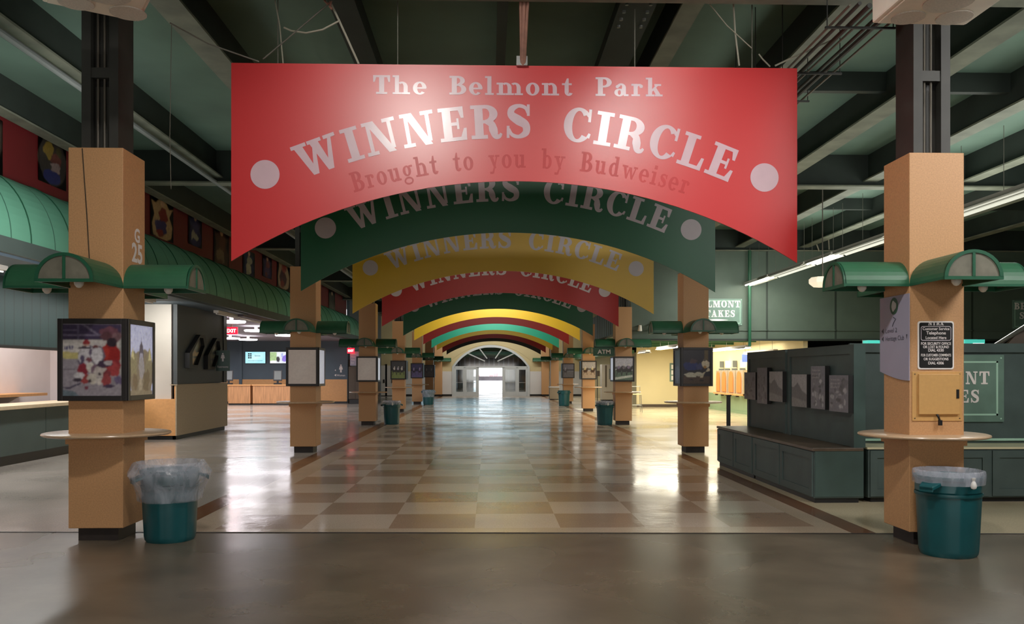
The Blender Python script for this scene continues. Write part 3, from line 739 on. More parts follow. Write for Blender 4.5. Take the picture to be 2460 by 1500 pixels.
def horses(sky, grass, body, jockey, seed, n=3):
    q = random.Random(seed)
    L_ = [(FULL, sky), ([(0,0),(1,0),(1,.42),(0,.46)], grass), ([(0,.5),(1,.5),(1,.62),(0,.62)], tuple(int(c*.55) for c in sky))]
    for i in range(n):
        x = .22+.56*i/max(1, n-1)
        L_ += [(blob(x,.45,.16,.10,14,.2,q), body), ([(x+.08,.48),(x+.16,.66),(x+.22,.64),(x+.18,.46)], body), (blob(x-.02,.58,.07,.08,10,.2,q), jockey[i % len(jockey)]), (blob(x,.69,.035,.04,8,.1,q), (220,214,206)),
               ([(x-.10,.40),(x-.06,.40),(x-.12,.20),(x-.15,.2)], body), ([(x+.08,.40),(x+.12,.40),(x+.16,.22),(x+.13,.2)], body)]
    return L_
baseball = [(FULL,(34,30,40)), ([(0,0),(1,0),(1,.22),(0,.24)],(70,54,46)), ([(.78,.66),(.92,.66),(.92,1),(.78,1)],(84,68,42)), (blob(.30,.52,.30,.14,16,.2,r),(28,38,92)), (blob(.36,.66,.14,.07,14,.3,r),(70,50,56)), (blob(.60,.50,.12,.10,12,.3,r),(52,54,92)),
   (blob(.82,.58,.15,.12,14,.15,r),(190,178,156)), (blob(.78,.70,.06,.04,10,.1,r),(90,78,64)), ([(.92,.48),(.98,.42),(.98,.38),(.76,.34),(.64,.28),(.62,.18),(.72,.18),(.76,.28)],(186,172,148)), (blob(.28,.26,.24,.07,16,.2,r),(178,174,158)), (blob(.55,.28,.20,.06,14,.2,r),(170,164,148)), (blob(.3,.12,.08,.02,10,.3,r),(28,24,30)), (blob(.68,.1,.10,.03,10,.3,r),(34,28,30)), (blob(.8,.5,.06,.04,10,.3,r),(150,110,60))]
boxes = {('L',0): (('print',hockey),('backlit',trophy)), ('L',1): (('print_soft',blank),('backlit',blank2)), ('L',2): (('print_soft',blank),('backlit',blank2)),
   ('L',3): (('print',horses((60,60,64),(120,136,76),(38,34,34),[(210,206,200),(180,176,190)],11)),None), ('L',4): (('print',horses((58,50,96),(92,82,128),(48,38,56),[(150,130,190)],12,2)),None), ('L',5): (('print',horses((36,32,34),(60,50,46),(26,22,22),[(110,96,86)],13,2)),None),
   ('R',1): (('print',baseball),('print',[(FULL,(58,58,72)), (blob(.5,.3,.4,.25,14,.3,r),(96,98,126)), (blob(.4,.7,.3,.2,14,.3,r),(44,46,60))])), ('R',2): (('print',horses((196,194,206),(96,116,100),(52,48,50),[(140,124,150),(120,110,116)],14,3)+[([(0,.02),(1,.14),(1,.24),(0,.12)],(212,216,206))]),('backlit',blank2)),
   ('R',3): (('print',horses((178,172,172),(170,150,132),(70,48,34),[(214,196,150)],15,2)),None), ('R',4): (('print',horses((112,110,128),(100,96,104),(64,58,66),[(140,130,150)],16,1)),None)}
labs = {('L',0): 'black poster box showing a hockey-players photo around the G 25 column', ('L',1): 'black-framed blank grey poster box, larger of the two blank ones', ('L',2): 'black-framed blank grey poster box, smaller of the two blank ones',
   ('L',3): 'black poster box with a picture of dark horses on green turf', ('L',4): 'black poster box with a violet-tinted picture', ('L',5): 'small nearly black poster box above the bagged bin',
   ('R',1): 'black poster box with a baseball player diving, beside the dark kiosk', ('R',2): 'black poster box with grey picture of racing jockeys beside the ATM sign', ('R',3): 'black poster box with brownish picture of a galloping horse', ('R',4): 'black poster box with dim blue-grey picture, kiosk side far down the hall'}
for (s, k), (f, h) in boxes.items():
    x, y = (colsL if s == 'L' else colsR)[k]
    poster_box(x, y, labs[s,k], (f[1], f[0]), (h[1], h[0]) if h else None, s)

# ------------------------------------------------------------------ round ledges
first = True
for s, cols in (('L', colsL), ('R', colsR)):
    for k, (x, y) in enumerate(cols[:5]):
        if first:
            t = thing('round_ledge_table', '', 'ledge table', group='round ledges around the columns'); first = False
            m_ = MB(); m_.lathe([(.575,0),(.595,.008),(.60,.018),(.595,.028),(.575,.034)], (0,0,1.025), 56); m_.build('table_top', 'ledge', t, smooth=True)
            m_ = MB()
            m_.box((-.285,-.285,.955),(.285,.285,1.024)); m_.build('support_collar', 'cladding', t); proto = t
        else: t = copy_tree(proto)
        t.location = (x, y+CW/2, 0); t['label'] = 'thin round beige ledge table encircling %s' % cdesc(s, k)

# ------------------------------------------------------------------ banners
def wordlist(body, f, h, total, **k):
    w_ = []; slab_text(None, body, f, h, total, words=w_, **k); return [m for m in w_ if m.f]
BC = 0.302; BW = 6.2; BH = BW/2
def banner(y, label, m, ztop, title, lm='letter_dull'):
    loc = (BC, y, 2.87)
    t = thing('arched_banner', label, 'banner', loc, group='arched hanging banners along the hall')
    r_ = 0.885; R = (BH*BH+r_*r_)/(2*r_); a0 = math.asin(BH/R); n = 40
    bot = [(R*math.sin(-a0+2*a0*i/n), R*math.cos(-a0+2*a0*i/n)-(R-r_)) for i in range(n+1)]
    m_ = MB(); zt = ztop-2.87
    for i in range(n):
        (xa,za),(xb,zb) = bot[i], bot[i+1]
        m_.face([(xa,0,za),(xb,0,zb),(xb,0,zt),(xa,0,zt)]); m_.face([(xb,.02,zb),(xa,.02,za),(xa,.02,zt),(xb,.02,zt)]); m_.face([(xa,.02,za),(xb,.02,zb),(xb,0,zb),(xa,0,za)])
    for s in (-1,1): m_.face([(s*BH,0,0),(s*BH,.02,0),(s*BH,.02,zt),(s*BH,0,zt)])
    m_.face([(-BH,0,zt),(BH,0,zt),(BH,.02,zt),(-BH,.02,zt)])
    m_.build('panel', m, t)
    zb = 4.225-2.87
    f = lambda u, v: (u, -.004, zb+v)
    for l_ in wordlist('WINNERS CIRCLE', f, .37, 4.80, gap=.11, space=.76, arcR=6.0): l_.build('lettering', lm, t)
    for s in (-1,1):
        d_ = MB(); cx_, cz_ = s*2.735, zb-.415
        d_.face([(cx_+.157*math.cos(2*PI*k/40), -.004, cz_+.157*math.sin(2*PI*k/40)) for k in range(40)]); d_.build('dot', lm, t)
    for x in (-2.6,-1.3,1.3,2.6): MB().tube([(x,.01,zt),(x,.01,ZB-2.87)], .006, 6).build('hanger_wire', 'cable', t)
    if title:
        for l_ in wordlist('The Belmont Park', lambda u, v: (u+.02, -.004, 4.695-2.87+v), .205, 3.17, gap=.13, space=.95): l_.build('title_lettering', lm, t)
        for l_ in wordlist('Brought to you by Budweiser', lambda u, v: (u+.05, -.002, 3.90-2.87+v), .22, 3.7, gap=.14, space=.8, arcR=6.0): l_.build('faded_lettering', 'ghost', t)
    return t
info = [(9.34,'red_banner','bright red arched banner with two lines of pink lettering, first in the row',5.02,True),
  (12.76,'green_banner','dark green arched banner directly behind the bright red one',4.75,False), (17.56,'yellow_banner','mustard yellow arched banner with grey lettering',4.75,False),
  (22.35,'maroon_banner','deep red arched banner with lettering half hidden by the mustard one',4.75,False), (27.9,'green_banner','dark green arched banner behind the deep red one',4.75,False),
  (31.95,'yellow_banner','brightly lit lemon yellow arched banner',4.75,False), (36.3,'maroon_banner','maroon arched banner just behind the lemon yellow one',4.75,False), (41.5,'green_banner_daylit','daylit teal green arched banner deep in the hall',4.75,False),
  (45.7,'yellow_banner','narrow ochre arched banner behind the teal one',4.75,False), (51.2,'maroon_banner','dark maroon arched banner, last red one before the arch',4.75,False), (56.2,'char_banner','charcoal arched banner, last one before the arched doorway',4.75,False)]
for y, m, lab, zt, ti in info: banner(y, lab, m, zt, ti, 'letter' if ti else 'letter_dull')

# ------------------------------------------------------------------ waste bins and liners
def waste_bin(label):
    t = thing('waste_bin', label, 'waste bin', group='green plastic waste bins')
    ribs = lambda a, j: (.026 if math.cos(6*a+.5) > .86 else 0) if j in (1,2,3,4) else 0
    m_ = MB(); m_.lathe([(.245,0),(.255,.02),(.262,.06),(.288,.60),(.290,.62),(.300,.63),(.300,.74),(.312,.745),(.315,.775),(.300,.778),(.288,.76),(.255,.06),(.01,.05)], (0,0,0), 72, ribs, cap=False)
    m_.face([(.245*math.cos(-2*PI*k/40), .245*math.sin(-2*PI*k/40), .001) for k in range(40)])
    m_.build('bin_body', 'bin_green', t, smooth=True)
    for a in (PI*1.04, 0.04):
        h_ = MB(); c_, s_ = math.cos(a), math.sin(a); q = lambda r_, w_, z: (r_*c_-w_*s_, r_*s_+w_*c_, z)
        h_.prism([q(.285,-.10,.70),q(.285,.10,.70),q(.40,.07,.655),q(.40,-.07,.655)], (0,0,.035)); h_.prism([q(.385,-.07,.655),q(.385,.07,.655),q(.40,.07,.64),q(.40,-.07,.64)], (0,0,.05))
        h_.build('handle', 'bin_green', t, bevel=.006)
    m_ = MB(); m_.lathe([(.303,.585),(.306,.60),(.303,.615)], (0,0,0), 40); m_.build('collar', 'bin_dark', t, smooth=True)
    return t
def liner(label, kind):
    q = random.Random(5)
    ph = [q.uniform(0, 6.28) for _ in range(6)]
    wob = lambda a, j: .020*math.sin(5*a+ph[0]+j*.7)+.014*math.sin(11*a+ph[1]+j)+.008*math.sin(23*a+ph[2]+j*2)
    m_ = MB()
    if kind == 'tall': prof = [(.325,.44),(.338,.455),(.345,.52),(.375,.60),(.415,.68),(.432,.73),(.425,.76),(.395,.81),(.372,.855),(.36,.862),(.345,.85),(.31,.79),(.28,.70),(.265,.5)]
    else: prof = [(.322,.70),(.325,.73),(.328,.79),(.322,.825),(.305,.83),(.292,.80),(.28,.72),(.265,.5),(.25,.15),(.02,.10)]
    w2 = wob if kind == 'tall' else (lambda a, j: .5*wob(a, j) if j < 6 else 0)
    m_.lathe(prof, (0,0,0), 88, w2, cap=False)
    o = m_.build('bin_liner', 'bag_film', smooth=True)
    tag(o, label, 'bin liner', 'clear plastic liners in the bins')
    if kind == 'knot':
        k_ = MB(); k_.lathe([(.004,-.06),(.022,-.05),(.030,-.025),(.022,0),(.012,.02),(.02,.05)], (.03,-.335,.735), 12); k_.build('knot', 'white_gloss', o, smooth=True)
    return o
bp = []
def binat(px, py): q = atZ(px, py); q = atY(px, py, q.y+.23); return Vector((q.x, q.y, 0))
c0 = binat(409,1308); c1 = binat(2278,1345)
binspots = [(c0,'dark green bin with a bulging clear liner beside the G 25 column',.90), (c1,'green bin with side handles before the column with the black notice',.93), (binat(941,1021),'green bin beside the third counter-side column',.92), (binat(1453,1022),'green bin beneath the ATM sign',.92),
   (binat(1029,973),'small far bin topped by a white liner, counter side',1), (binat(1355,976),'dark far bin next to the fifth kiosk-side column',1)]
proto = None
for p_, lab, sc in binspots:
    if proto is None: proto = t = waste_bin(lab)
    else: t = copy_tree(proto); t['label'] = lab
    t.location = p_; t.scale = (sc, sc, sc); t.rotation_euler = (0,0,.45 if p_ is c1 else .5)
l1 = liner('clear plastic liner bulging over the bin beside the G 25 column', 'tall'); l1.location = c0; l1.scale = (.90,)*3
l2 = liner('white plastic liner with a knot, folded over the bin before the black notice', 'knot'); l2.location = c1; l2.scale = (.93,)*3; l2.rotation_euler = (0,0,.1)
l3 = copy_tree(l1); l3['label'] = 'whitish liner over the small far bin, counter side'; l3.location = binspots[4][0]
for i, nm in ((2,'third counter-side column'),(3,'ATM sign')):
    l = copy_tree(l2); l['label'] = 'thin pale liner edge on the bin by the %s' % nm; l.location = binspots[i][0]; l.scale = (.92,)*3
t = thing('waste_box', 'pale square litter box at the sixth kiosk-side column', 'litter box', binat(1331,961))
MB().box((-.30,-.3,.04),(.30,.3,.75)).build('box_body', 'laminate', t, bevel=.02); MB().box((-.32,-.32,.75),(.32,.32,.82)).build('lid', 'white_gloss', t, bevel=.01); MB().box((-.26,-.26,0),(.26,.26,.04)).build('base', 'black', t)
# ------------------------------------------------------------------ LEFT: frieze, awning, concession
XF = -7.9
struct('wall_frieze', MB().box((XF-.1,-2,4.80),(XF,47.5,6.05)), 'frieze_red')
struct('trim_frieze_rail', MB().box((XF-.15,-2,5.99),(XF+.08,47.5,6.13)), 'gray_rail')
struct('trim_frieze_foot', MB().box((XF-.02,-2,4.78),(XF+.05,47.5,4.83)), 'beam')
struct('wall_above_frieze', MB().box((XF-.6,-2,6.1),(XF-.5,61,ZC)), 'steel_dark')
n = 14; q = [(XF+.9*math.sin(PI/2*i/n), 3.62+1.18*math.cos(PI/2*i/n)) for i in range(n+1)]
m_ = MB()
Ys = [-2+1.27*k for k in range(40)]
for j in range(len(Ys)-1):
    for i in range(n):
        (xa,za),(xb,zb) = q[i], q[i+1]; m_.face([(xa,Ys[j],za),(xb,Ys[j],zb),(xb,Ys[j+1],zb),(xa,Ys[j+1],za)])
aw = m_.build('barrel_awning', 'awning_green', smooth=True); tag(aw, 'long pale green quarter-barrel awning beneath the red frieze', 'awning')
m_ = MB()
for Y in Ys: MB().tube([(x+.004,Y,z+.004) for x, z in q], .012, 5).build('seam', 'canopy_rim', aw)
MB().box((-7.06,-2,3.40),(-6.98,47.5,3.63)).build('fascia', 'counter_front', aw)
struct('ceiling_soffit', MB().box((-9.0,-2,3.36),(-7.08,25.3,3.42)), 'slate')
# painted cut-outs on the frieze
def cutout(px, py0, py1, wpx, lab, layers):
    a = atX(px, (py0+py1)/2, XF+.03); zt = atX(px, py0, XF+.03).z; zb = atX(px, py1, XF+.03).z
    w = abs(atX(px+wpx/2, 500, XF).y-atX(px-wpx/2, 500, XF).y); h = zt-zb
    t = thing('mural_cutout', lab, 'mural cut-out', (XF+.002, a.y, zb), group='painted cut-outs on the red frieze')
    (pg, c) = layers[0]; m_ = MB(); m_.prism([(0,p[0]*w-w/2,p[1]*h) for p in pg], (.02,0,0)); b_ = m_.build('backing', 'brown', t)
    picture('painting', t, (.021,-w/2,0), (0,w,0), (0,0,h), layers, 'print')
oval = [(.5+.5*math.cos(2*PI*k/24), .5+.5*math.sin(2*PI*k/24)) for k in range(24)]
r = random.Random(21)
def fig(c1, c2, c3, seed):
    q = random.Random(seed)
    return [([(.1,.05),(.3,0),(.7,0),(.9,.1),(.95,.4),(.8,.6),(.98,.85),(.8,.8),(.6,1),(.4,.98),(.2,.82),(.02,.86),(.15,.55),(.05,.3)], c1), (blob(.45,.3,.25,.22,12,.3,q), c2), (blob(.55,.62,.2,.18,12,.3,q), c3), (blob(.5,.88,.10,.08,8,.1,q), (196,160,130)), (blob(.4,.14,.15,.10,10,.3,q), c3)]
cutout(-14,280,420,44,'pale oval mural cut-out at the entrance end of the red frieze',[(oval,(190,180,170)),(blob(.5,.5,.3,.3),(120,100,90))])
cutout(128,331,447,66,'dark oval portrait cut-out on the red frieze',[(oval,(48,44,40)),(blob(.35,.7,.2,.18,12,.3,r),(120,100,44)),(blob(.6,.55,.2,.12,12,.3,r),(88,48,42)),(blob(.6,.38,.18,.12,12,.3,r),(120,104,100)),(blob(.5,.18,.32,.14,12,.2,r),(38,42,84)),(blob(.7,.75,.1,.1,8,.3,r),(64,60,40))])
cutout(391,478,575,54,'winged tan and blue figure cut-out on the red frieze',fig((170,142,104),(62,58,96),(120,44,40),1))
cutout(470,517,592,32,'blue and white figure cut-out after the winged one',fig((52,50,84),(160,156,140),(60,60,100),2))
cutout(533,548,648,36,'dark brown horse cut-out on the red frieze',fig((70,52,46),(120,104,84),(90,60,50),3))
cutout(599,603,664,28,'white and navy figure cut-out past the dark horse',fig((44,46,84),(178,176,160),(150,150,140),4))
cutout(643,618,668,22,'small navy figure cut-out on the red frieze',fig((50,44,84),(84,72,104),(110,60,64),5))
cutout(682,606,695,30,'cream pennant-like figure cut-out, last before the second column',fig((150,130,106),(70,52,60),(128,60,56),6))
cutout(798,700,752,15,'dark greenish figure cut-out between the second and third columns',fig((60,66,60),(90,92,80),(56,50,56),7))
# concession stand
XC = -8.55
struct('wall_header_concession', MB().box((XC-.12,-2,2.15),(XC,21.4,3.42)), 'ribbed_green')
struct('trim_header', MB().box((XC-.14,-2,2.10),(XC+.02,21.4,2.15)), 'black')
struct('wall_kitchen', MB().box((-10.9,-2,0),(-10.8,21.4,3.4)), 'white_tile')
struct('wall_kitchen_end', MB().box((-10.9,21.30,0),(-8.62,21.4,3.4)), 'white_tile')
struct('ceiling_kitchen', MB().box((-10.9,-2,3.36),(XC-.1,21.4,3.42)), 'white_paint')
t = thing('concession_counter', 'long dark grey-green counter with a pale wood top behind the G 25 column', 'counter', (XC,12,0))
def rel(m_, t):
    L_ = t.location; m_.v = [(p[0]-L_.x, p[1]-L_.y, p[2]-L_.z) for p in m_.v]; return m_
rel(MB().box((XC-.75,2,1.0),(XC+.10,20.9,1.07)), t).build('counter_top', 'counter_top', t, bevel=.008)
for k in range(9):
    y0 = 2+2.1*k; rel(MB().box((XC-.03,y0+.008,.18),(XC,min(20.9,y0+2.092),1.0)), t).build('front_panel', 'counter_front', t)
rel(MB().box((XC-.7,2,.18),(XC-.03,20.9,1.0)), t).build('carcass', 'counter_front', t); rel(MB().box((XC-.7,2,0),(XC-.06,20.9,.18)), t).build('toe_kick', 'black', t)
t = thing('wall_shelf', 'orange-brown wooden shelf along the white kitchen wall', 'shelf', (-10.3,15,1.0))
rel(MB().box((-10.8,6,1.14),(-10.15,19.9,1.20)), t).build('shelf_board', 'orange_ply', t); rel(MB().box((-10.8,6,1.20),(-10.72,18.6,1.42)), t).build('backsplash', 'orange_ply', t)
for k in range(5): rel(MB().prism([(-10.8,7+3*k,.85),(-10.8,7+3*k,1.14),(-10.3,7+3*k,1.14)], (0,.04,0)), t).build('bracket', 'white_paint', t)
rel(MB().box((-10.7,9,0),(-10.2,19,.9)), t).build('base_cabinet', 'white_paint', t)
# wall pier with faceted mirrors
YP0, YP1 = 21.4, 25.3; XP = -7.72
struct('wall_pier', MB().box((-8.6,YP0+.01,0),(XP-.17,YP0+.1,3.36)), 'pier_white')
struct('wall_pier_side', MB().box((XP-.12,YP0+.0,1.38),(XP-.02,YP1,3.36)), 'pier_slate')
struct('wall_pier_back', MB().box((-10.9,YP1-.1,0),(XP-.17,YP1,3.36)), 'slate')
struct('trim_pier', MB().box((XP-.14,YP1-.28,1.38),(XP+.01,YP1+.02,3.36)), 'black')
t = thing('wing_counter', 'low counter wing clad in orange and beige laminate before the dark mirror wall', 'counter', (XP,23,0))
rel(MB().box((-8.60,YP0-.10,.10),(XP-.03,YP0-.0,1.01)), t).build('end_panel', 'orange_ply', t, bevel=.004)
rel(MB().box((XP-.03,YP0-.10,.10),(XP,YP1+.1,1.35)), t).build('side_panel', 'laminate', t, bevel=.004)
rel(MB().box((XP-.06,YP0-.09,1.01),(XP-.031,YP0,1.34)), t).build('edge_strip', 'orange_ply', t)
rel(MB().box((XP-.16,YP0-.11,1.35),(XP+.02,YP1+.12,1.37)), t).build('cap', 'laminate', t); rel(MB().box((-8.60,YP0-.04,0),(XP-.05,YP0-.005,.10)).box((XP-.12,YP0-.04,0),(XP-.05,YP1,.10)), t).build('toe_kick', 'black', t)
for k, (pa, pb, p0, p1, lab) in enumerate(((446,489,804,885,'black elongated hexagonal mirror frame with cream triangles'),(491,527,812,888,'black elongated hexagonal mirror frame closer to the dark corridor'))):
    ya, yb = atX(pa,850,XP).y, atX(pb,850,XP).y; yc = (ya+yb)/2; zt, zb = atX((pa+pb)/2,p0,XP).z, atX((pa+pb)/2,p1,XP).z
    w = (yb-ya)/2; h = (zt-zb)/2; zc = (zt+zb)/2
    t = thing('hexagonal_mirror', lab, 'mirror', (XP-.02,yc,zc), group='hexagonal mirrors on the dark wall')
    hx = [(-w,-h*.35),(-w*.35,-h),(w*.35,-h),(w,h*.35 if False else -h*.35+0.0),(w,h*.35),(w*.35,h),(-w*.35,h),(-w,h*.35)]
    hx = [(w*.15,h),(w,h*.45),(w,-h*.2),(-w*.15,-h),(-w,-h*.45),(-w,h*.2)]
    hx = [(w*.22,h),(w*.78,h),(w,.42*h),(-w*.12,-h),(-w,-h),(-w,-.13*h)]
    m_ = MB(); i_ = [(a*.68,b*.82) for a, b in hx]
    for j in range(6):
        a, b, c_, d_ = hx[j], hx[(j+1)%6], i_[(j+1)%6], i_[j]; m_.prism([(.0,a[0],a[1]),(.0,b[0],b[1]),(.0,c_[0],c_[1]),(.0,d_[0],d_[1])], (.12,0,0))
    m_.build('frame', 'black', t)
    m_ = MB(); m_.face([(.03,a,b) for a, b in i_]); m_.build('glass', 'steel_bright', t)
    m_ = MB()
    m_.face([(.036,-w*.45,-h*.28),(.036,w*.2,-h*.28),(.036,w*.42,-h*.02),(.036,w*.05,-h*.08),(.036,-w*.02,h*.12)]); m_.face([(.036,-w*.6,-h*.42),(.036,w*.05,-h*.42),(.036,-w*.3,-h*.78)])
    m_.build('inlay', 'counter_top' if k == 0 else 'frosted', t)
# hanging restroom blade sign
q = atX(540,867,-7.45)
t = thing('blade_sign', 'dark teal projecting restroom sign at the corner of the mirror wall', 'sign', q)
MB().box((-.24,-.015,-.29),(.14,.015,.29)).build('sign_plate', 'kiosk_green', t, bevel=.004)
def person_icon(mb, o, u, v, h):
    o = Vector(o); u = Vector(u); v = Vector(v)
    P = lambda pts: mb.face([o+u*(a*h)+v*(b*h) for a, b in pts])
    P([(.09*math.cos(2*PI*k/14), .90+.09*math.sin(2*PI*k/14)) for k in range(14)])
    P([(-.14,.78),(.14,.78),(.24,.36),(.10,.36),(.10,0),(-.10,0),(-.10,.36),(-.24,.36)])
m_ = MB(); person_icon(m_, (-.05,-.0165,-.02), (1,0,0), (0,0,1), .24); m_.build('figure_symbol', 'letter_dull', t); m_ = MB(); put_text(m_, 'Restrooms', (-.05,-.0165,-.2), (1,0,0), (0,0,1), .06, .30); m_.build('lettering', 'letter_dull', t)
MB().box((-.5,-.012,.24),(-.24,.012,.27)).build('bracket', 'black', t)
# open room on the left
YB = 47.0
struct('wall_room_back', MB().box((-19,YB,0),(-7.75,YB+.15,3.42)), 'slate')
struct('wall_room_wainscot', MB().box((-19,YB-.03,0.05),(-7.78,YB,1.31)), 'orange_ply')
struct('baseboard_room', MB().box((-19,YB-.05,0),(-7.78,YB-.0,.10)), 'black')
struct('trim_room_corner', MB().box((atY(579,900,YB).x-.08,YB-.1,0),(atY(579,900,YB).x+.08,YB,3.4)), 'slate')
struct('ceiling_room', MB().box((-19,YP1,3.40),(-7.08,YB+.1,3.5)), 'room_ceiling')
struct('wall_left_far', MB().box((-7.9,YB+.6,0),(-7.75,YE,6.2)), 'slate')
m_ = MB(); m_.box((-7.76,YB+.3,0),(-7.6,YE-2,2.4)); struct('trim_left_far', m_, 'brown')
struct('trim_awning_edge', MB().box((-7.3,25.0,3.30),(-7.14,YB,3.40)), 'room_ceiling')
t = None
for px, py, lab in ((615,797,'round white ceiling lamp above the corridor, beside the red exit sign'),(686,808,'round white ceiling lamp next to the second column'),(596,818,'round white ceiling lamp in front of the cyan screen'),(553,815,'round white ceiling lamp partly behind the mirror wall, deeper one'),(556,776,'round white ceiling lamp partly behind the mirror wall, closer one')):
    q = atZ(px, py, 3.20)
    if t is None:
        t = thing('disc_lamp', lab, 'ceiling lamp', q, group='round lamps in the side room'); MB().lathe([(.40,.0),(.43,.03),(.42,.06),(.05,.07)], (0,0,0), 32).build('diffuser', 'disc_lit', t, smooth=True); MB().lathe([(.06,.06),(.06,.195)], (0,0,0), 12).build('stem', 'white_paint', t); pr = t
    else: t = copy_tree(pr); t.location = q; t['label'] = lab
q = atY(556,795,30.5)
t = thing('exit_sign', 'glowing red exit sign beside the mirror wall', 'exit sign', q)
MB().box((-.22,-.03,-.13),(.22,.03,.13)).build('sign_body', 'exit_red', t, bevel=.01); m_ = MB(); put_text(m_, 'EXIT', (0,-.032,-.06), (1,0,0), (0,0,1), .12, .34, bold=.02); m_.build('lettering', 'white_lit', t)
MB().box((-.03,-.02,.13),(.03,.02,3.4-q.z)).build('stem', 'white_paint', t)
q = atY(843,843,46.0)
t = thing('exit_sign', 'glowing red exit sign above the brown doorway by the third column', 'exit sign', q)
MB().box((-.19,-.03,-.14),(.19,.03,.14)).build('sign_body', 'exit_red', t, bevel=.01); m_ = MB(); put_text(m_, 'EXIT', (0,-.032,-.06), (1,0,0), (0,0,1), .12, .3, bold=.02); m_.build('lettering', 'white_lit', t)
MB().box((-.02,-.02,.14),(.02,.02,3.4-q.z)).build('stem', 'white_paint', t)
# wall screens
def screen(px, py, w, h, lab, layers, text=None):
    q = atY(px, py, YB-.09); t = thing('wall_screen', lab, 'screen', q)
    MB().box((-w/2-.02,0,-h/2-.02),(w/2+.02,.06,h/2+.02)).build('bezel', 'black', t, bevel=.006)
    picture('display', t, (-w/2,-.003,-h/2), (w,0,0), (0,0,h), layers, 'screen'); MB().box((-.15,.06,-.1),(.15,.09,.1)).build('bracket', 'black', t)
    return t
t = screen(613.5,859.5,1.08,.62,'cyan wall screen showing a dark blue logo and a line of text',[(FULL,(150,214,226)), ([(.03,.35),(.97,.35),(.97,.95),(.03,.95)],(190,234,240))])
m_ = MB()
for a, b in ((.13,.22),(.24,.31)):
    for k in range(3): m_.box(((a-.5)*1.08,-.006,(.42+.17*k-.5)*.62),((b-.5)*1.08,-.0055,(.42+.17*k+.12-.5)*.62))
m_.build('logo', 'ink_dark', t); m_ = MB(); put_text(m_, 'Belmont', (.12,-.006,.06), (1,0,0), (0,0,1), .09, .30); put_text(m_, 'WELCOME TO THE PARK', (0,-.006,-.2), (1,0,0), (0,0,1), .05, .8); m_.build('lettering', 'slate', t)
screen(672,859.5,1.05,.62,'wall screen with a dark figure between green and violet areas',[(FULL,(206,214,220)), ([(0,.2),(.36,.25),(.34,1),(0,1)],(146,176,122)), (blob(.42,.34,.09,.26,12,.15,r),(34,30,40)), (blob(.75,.42,.16,.34,12,.25,r),(120,100,196)), (blob(.62,.7,.06,.2,10,.2,r),(150,160,210)), ([(.03,.03),(.3,.03),(.3,.2),(.03,.2)],(236,236,236))])
# wooden service counters and terminals
def wcounter(pa, pb, lab, Yf=44.6):
    xa, xb = atY(pa,940,Yf).x, atY(pb,940,Yf).x
    t = thing('service_counter', lab, 'counter', ((xa+xb)/2,Yf,0), group='wood-fronted counters before the screens')
    rel(MB().box((xa,Yf,.08),(xb,Yf+.7,1.0)), t).build('front', 'wood', t, bevel=.006); rel(MB().box((xa-.04,Yf-.05,1.0),(xb+.04,Yf+.75,1.06)), t).build('counter_top', 'orange_ply', t); rel(MB().box((xa+.02,Yf+.05,0),(xb-.02,Yf+.65,.08)), t).build('toe_kick', 'black', t)
wcounter(548,601,'short plank-fronted counter below the cyan screen'); wcounter(607,698,'long plank-fronted counter below the second screen')
for px, lab in ((638+29,'grey payment terminal on the long plank-fronted counter'),(549,'grey payment terminal at the corner of the mirror wall')):
    q = atY(px,925,44.9); t = thing('payment_terminal', lab, 'terminal', (q.x,44.9,1.06)); t.rotation_euler = (0,0,.15)
    MB().box((-.20,-.06,0),(.20,.16,.08)).build('base', 'black', t); MB().box((-.05,.0,.08),(.05,.08,.3)).build('post', 'black', t); m_ = MB(); m_.prism([(-.22,-.02,.2),(-.22,.10,.74),(-.22,.18,.72),(-.22,.06,.18)], (.44,0,0)); m_.build('housing', 'black_frame', t, bevel=.01)
    m_ = MB(); m_.face([(-.17,-.014,.26),(.17,-.014,.26),(.17,.083,.70),(-.17,.083,.70)]); m_.build('display', 'gray_rail', t)
q = atY(819,890,YB-.002)
m_ = MB(); person_icon(m_, (0,0,-.12), (1,0,0), (0,0,1), .44); put_text(m_, 'Women', (.0,0,-.33), (1,0,0), (0,0,1), .11, .46)
m_.face([(-.36,0,-.27),(-.26,0,-.20),(-.26,0,-.34)]); m_.face([(-.34,0,.0),(-.28,0,.05),(-.28,0,-.05)])
o = m_.build('restroom_wayfinding_sign', 'ink_white'); o.location = (q.x,q.y-.002,q.z); tag(o, 'white restroom figure, arrow and word painted on the slate wall', 'sign')
t = thing('directory_sign', 'purple-grey directory sign hanging over the brown doorway', 'sign', atY(851,862,46.2)); MB().box((-.22,-.02,-.38),(.36,.02,.38)).build('sign_plate', 'lavender', t); 
for k in range(4): m_ = MB(); put_text(m_, ['Stretch','Food','Tote','Exit'][k], (-.16,-.022,.22-.16*k), (1,0,0), (0,0,1), .07, align='l'); m_.build('lettering', 'ink_white', t)
MB().box((-.01,-.01,.38),(.01,.01,3.4-t.location.z)).build('hanger_wire', 'black', t)
t = thing('brown_cabinet', 'tall dark brown cabinet against the slate wall by the third column', 'cabinet', (atY(851,950,45.9).x,46.2,0))
MB().box((-.31,-.25,.25),(.40,.3,2.0)).build('cabinet_body', 'brown', t, bevel=.01); MB().box((-.29,-.27,.27),(.04,-.25,1.95)).build('door', 'brown', t); MB().box((.05,-.27,.27),(.38,-.25,1.95)).build('door', 'brown', t); MB().box((-.28,-.2,0),(.37,.28,.25)).build('plinth', 'black', t)
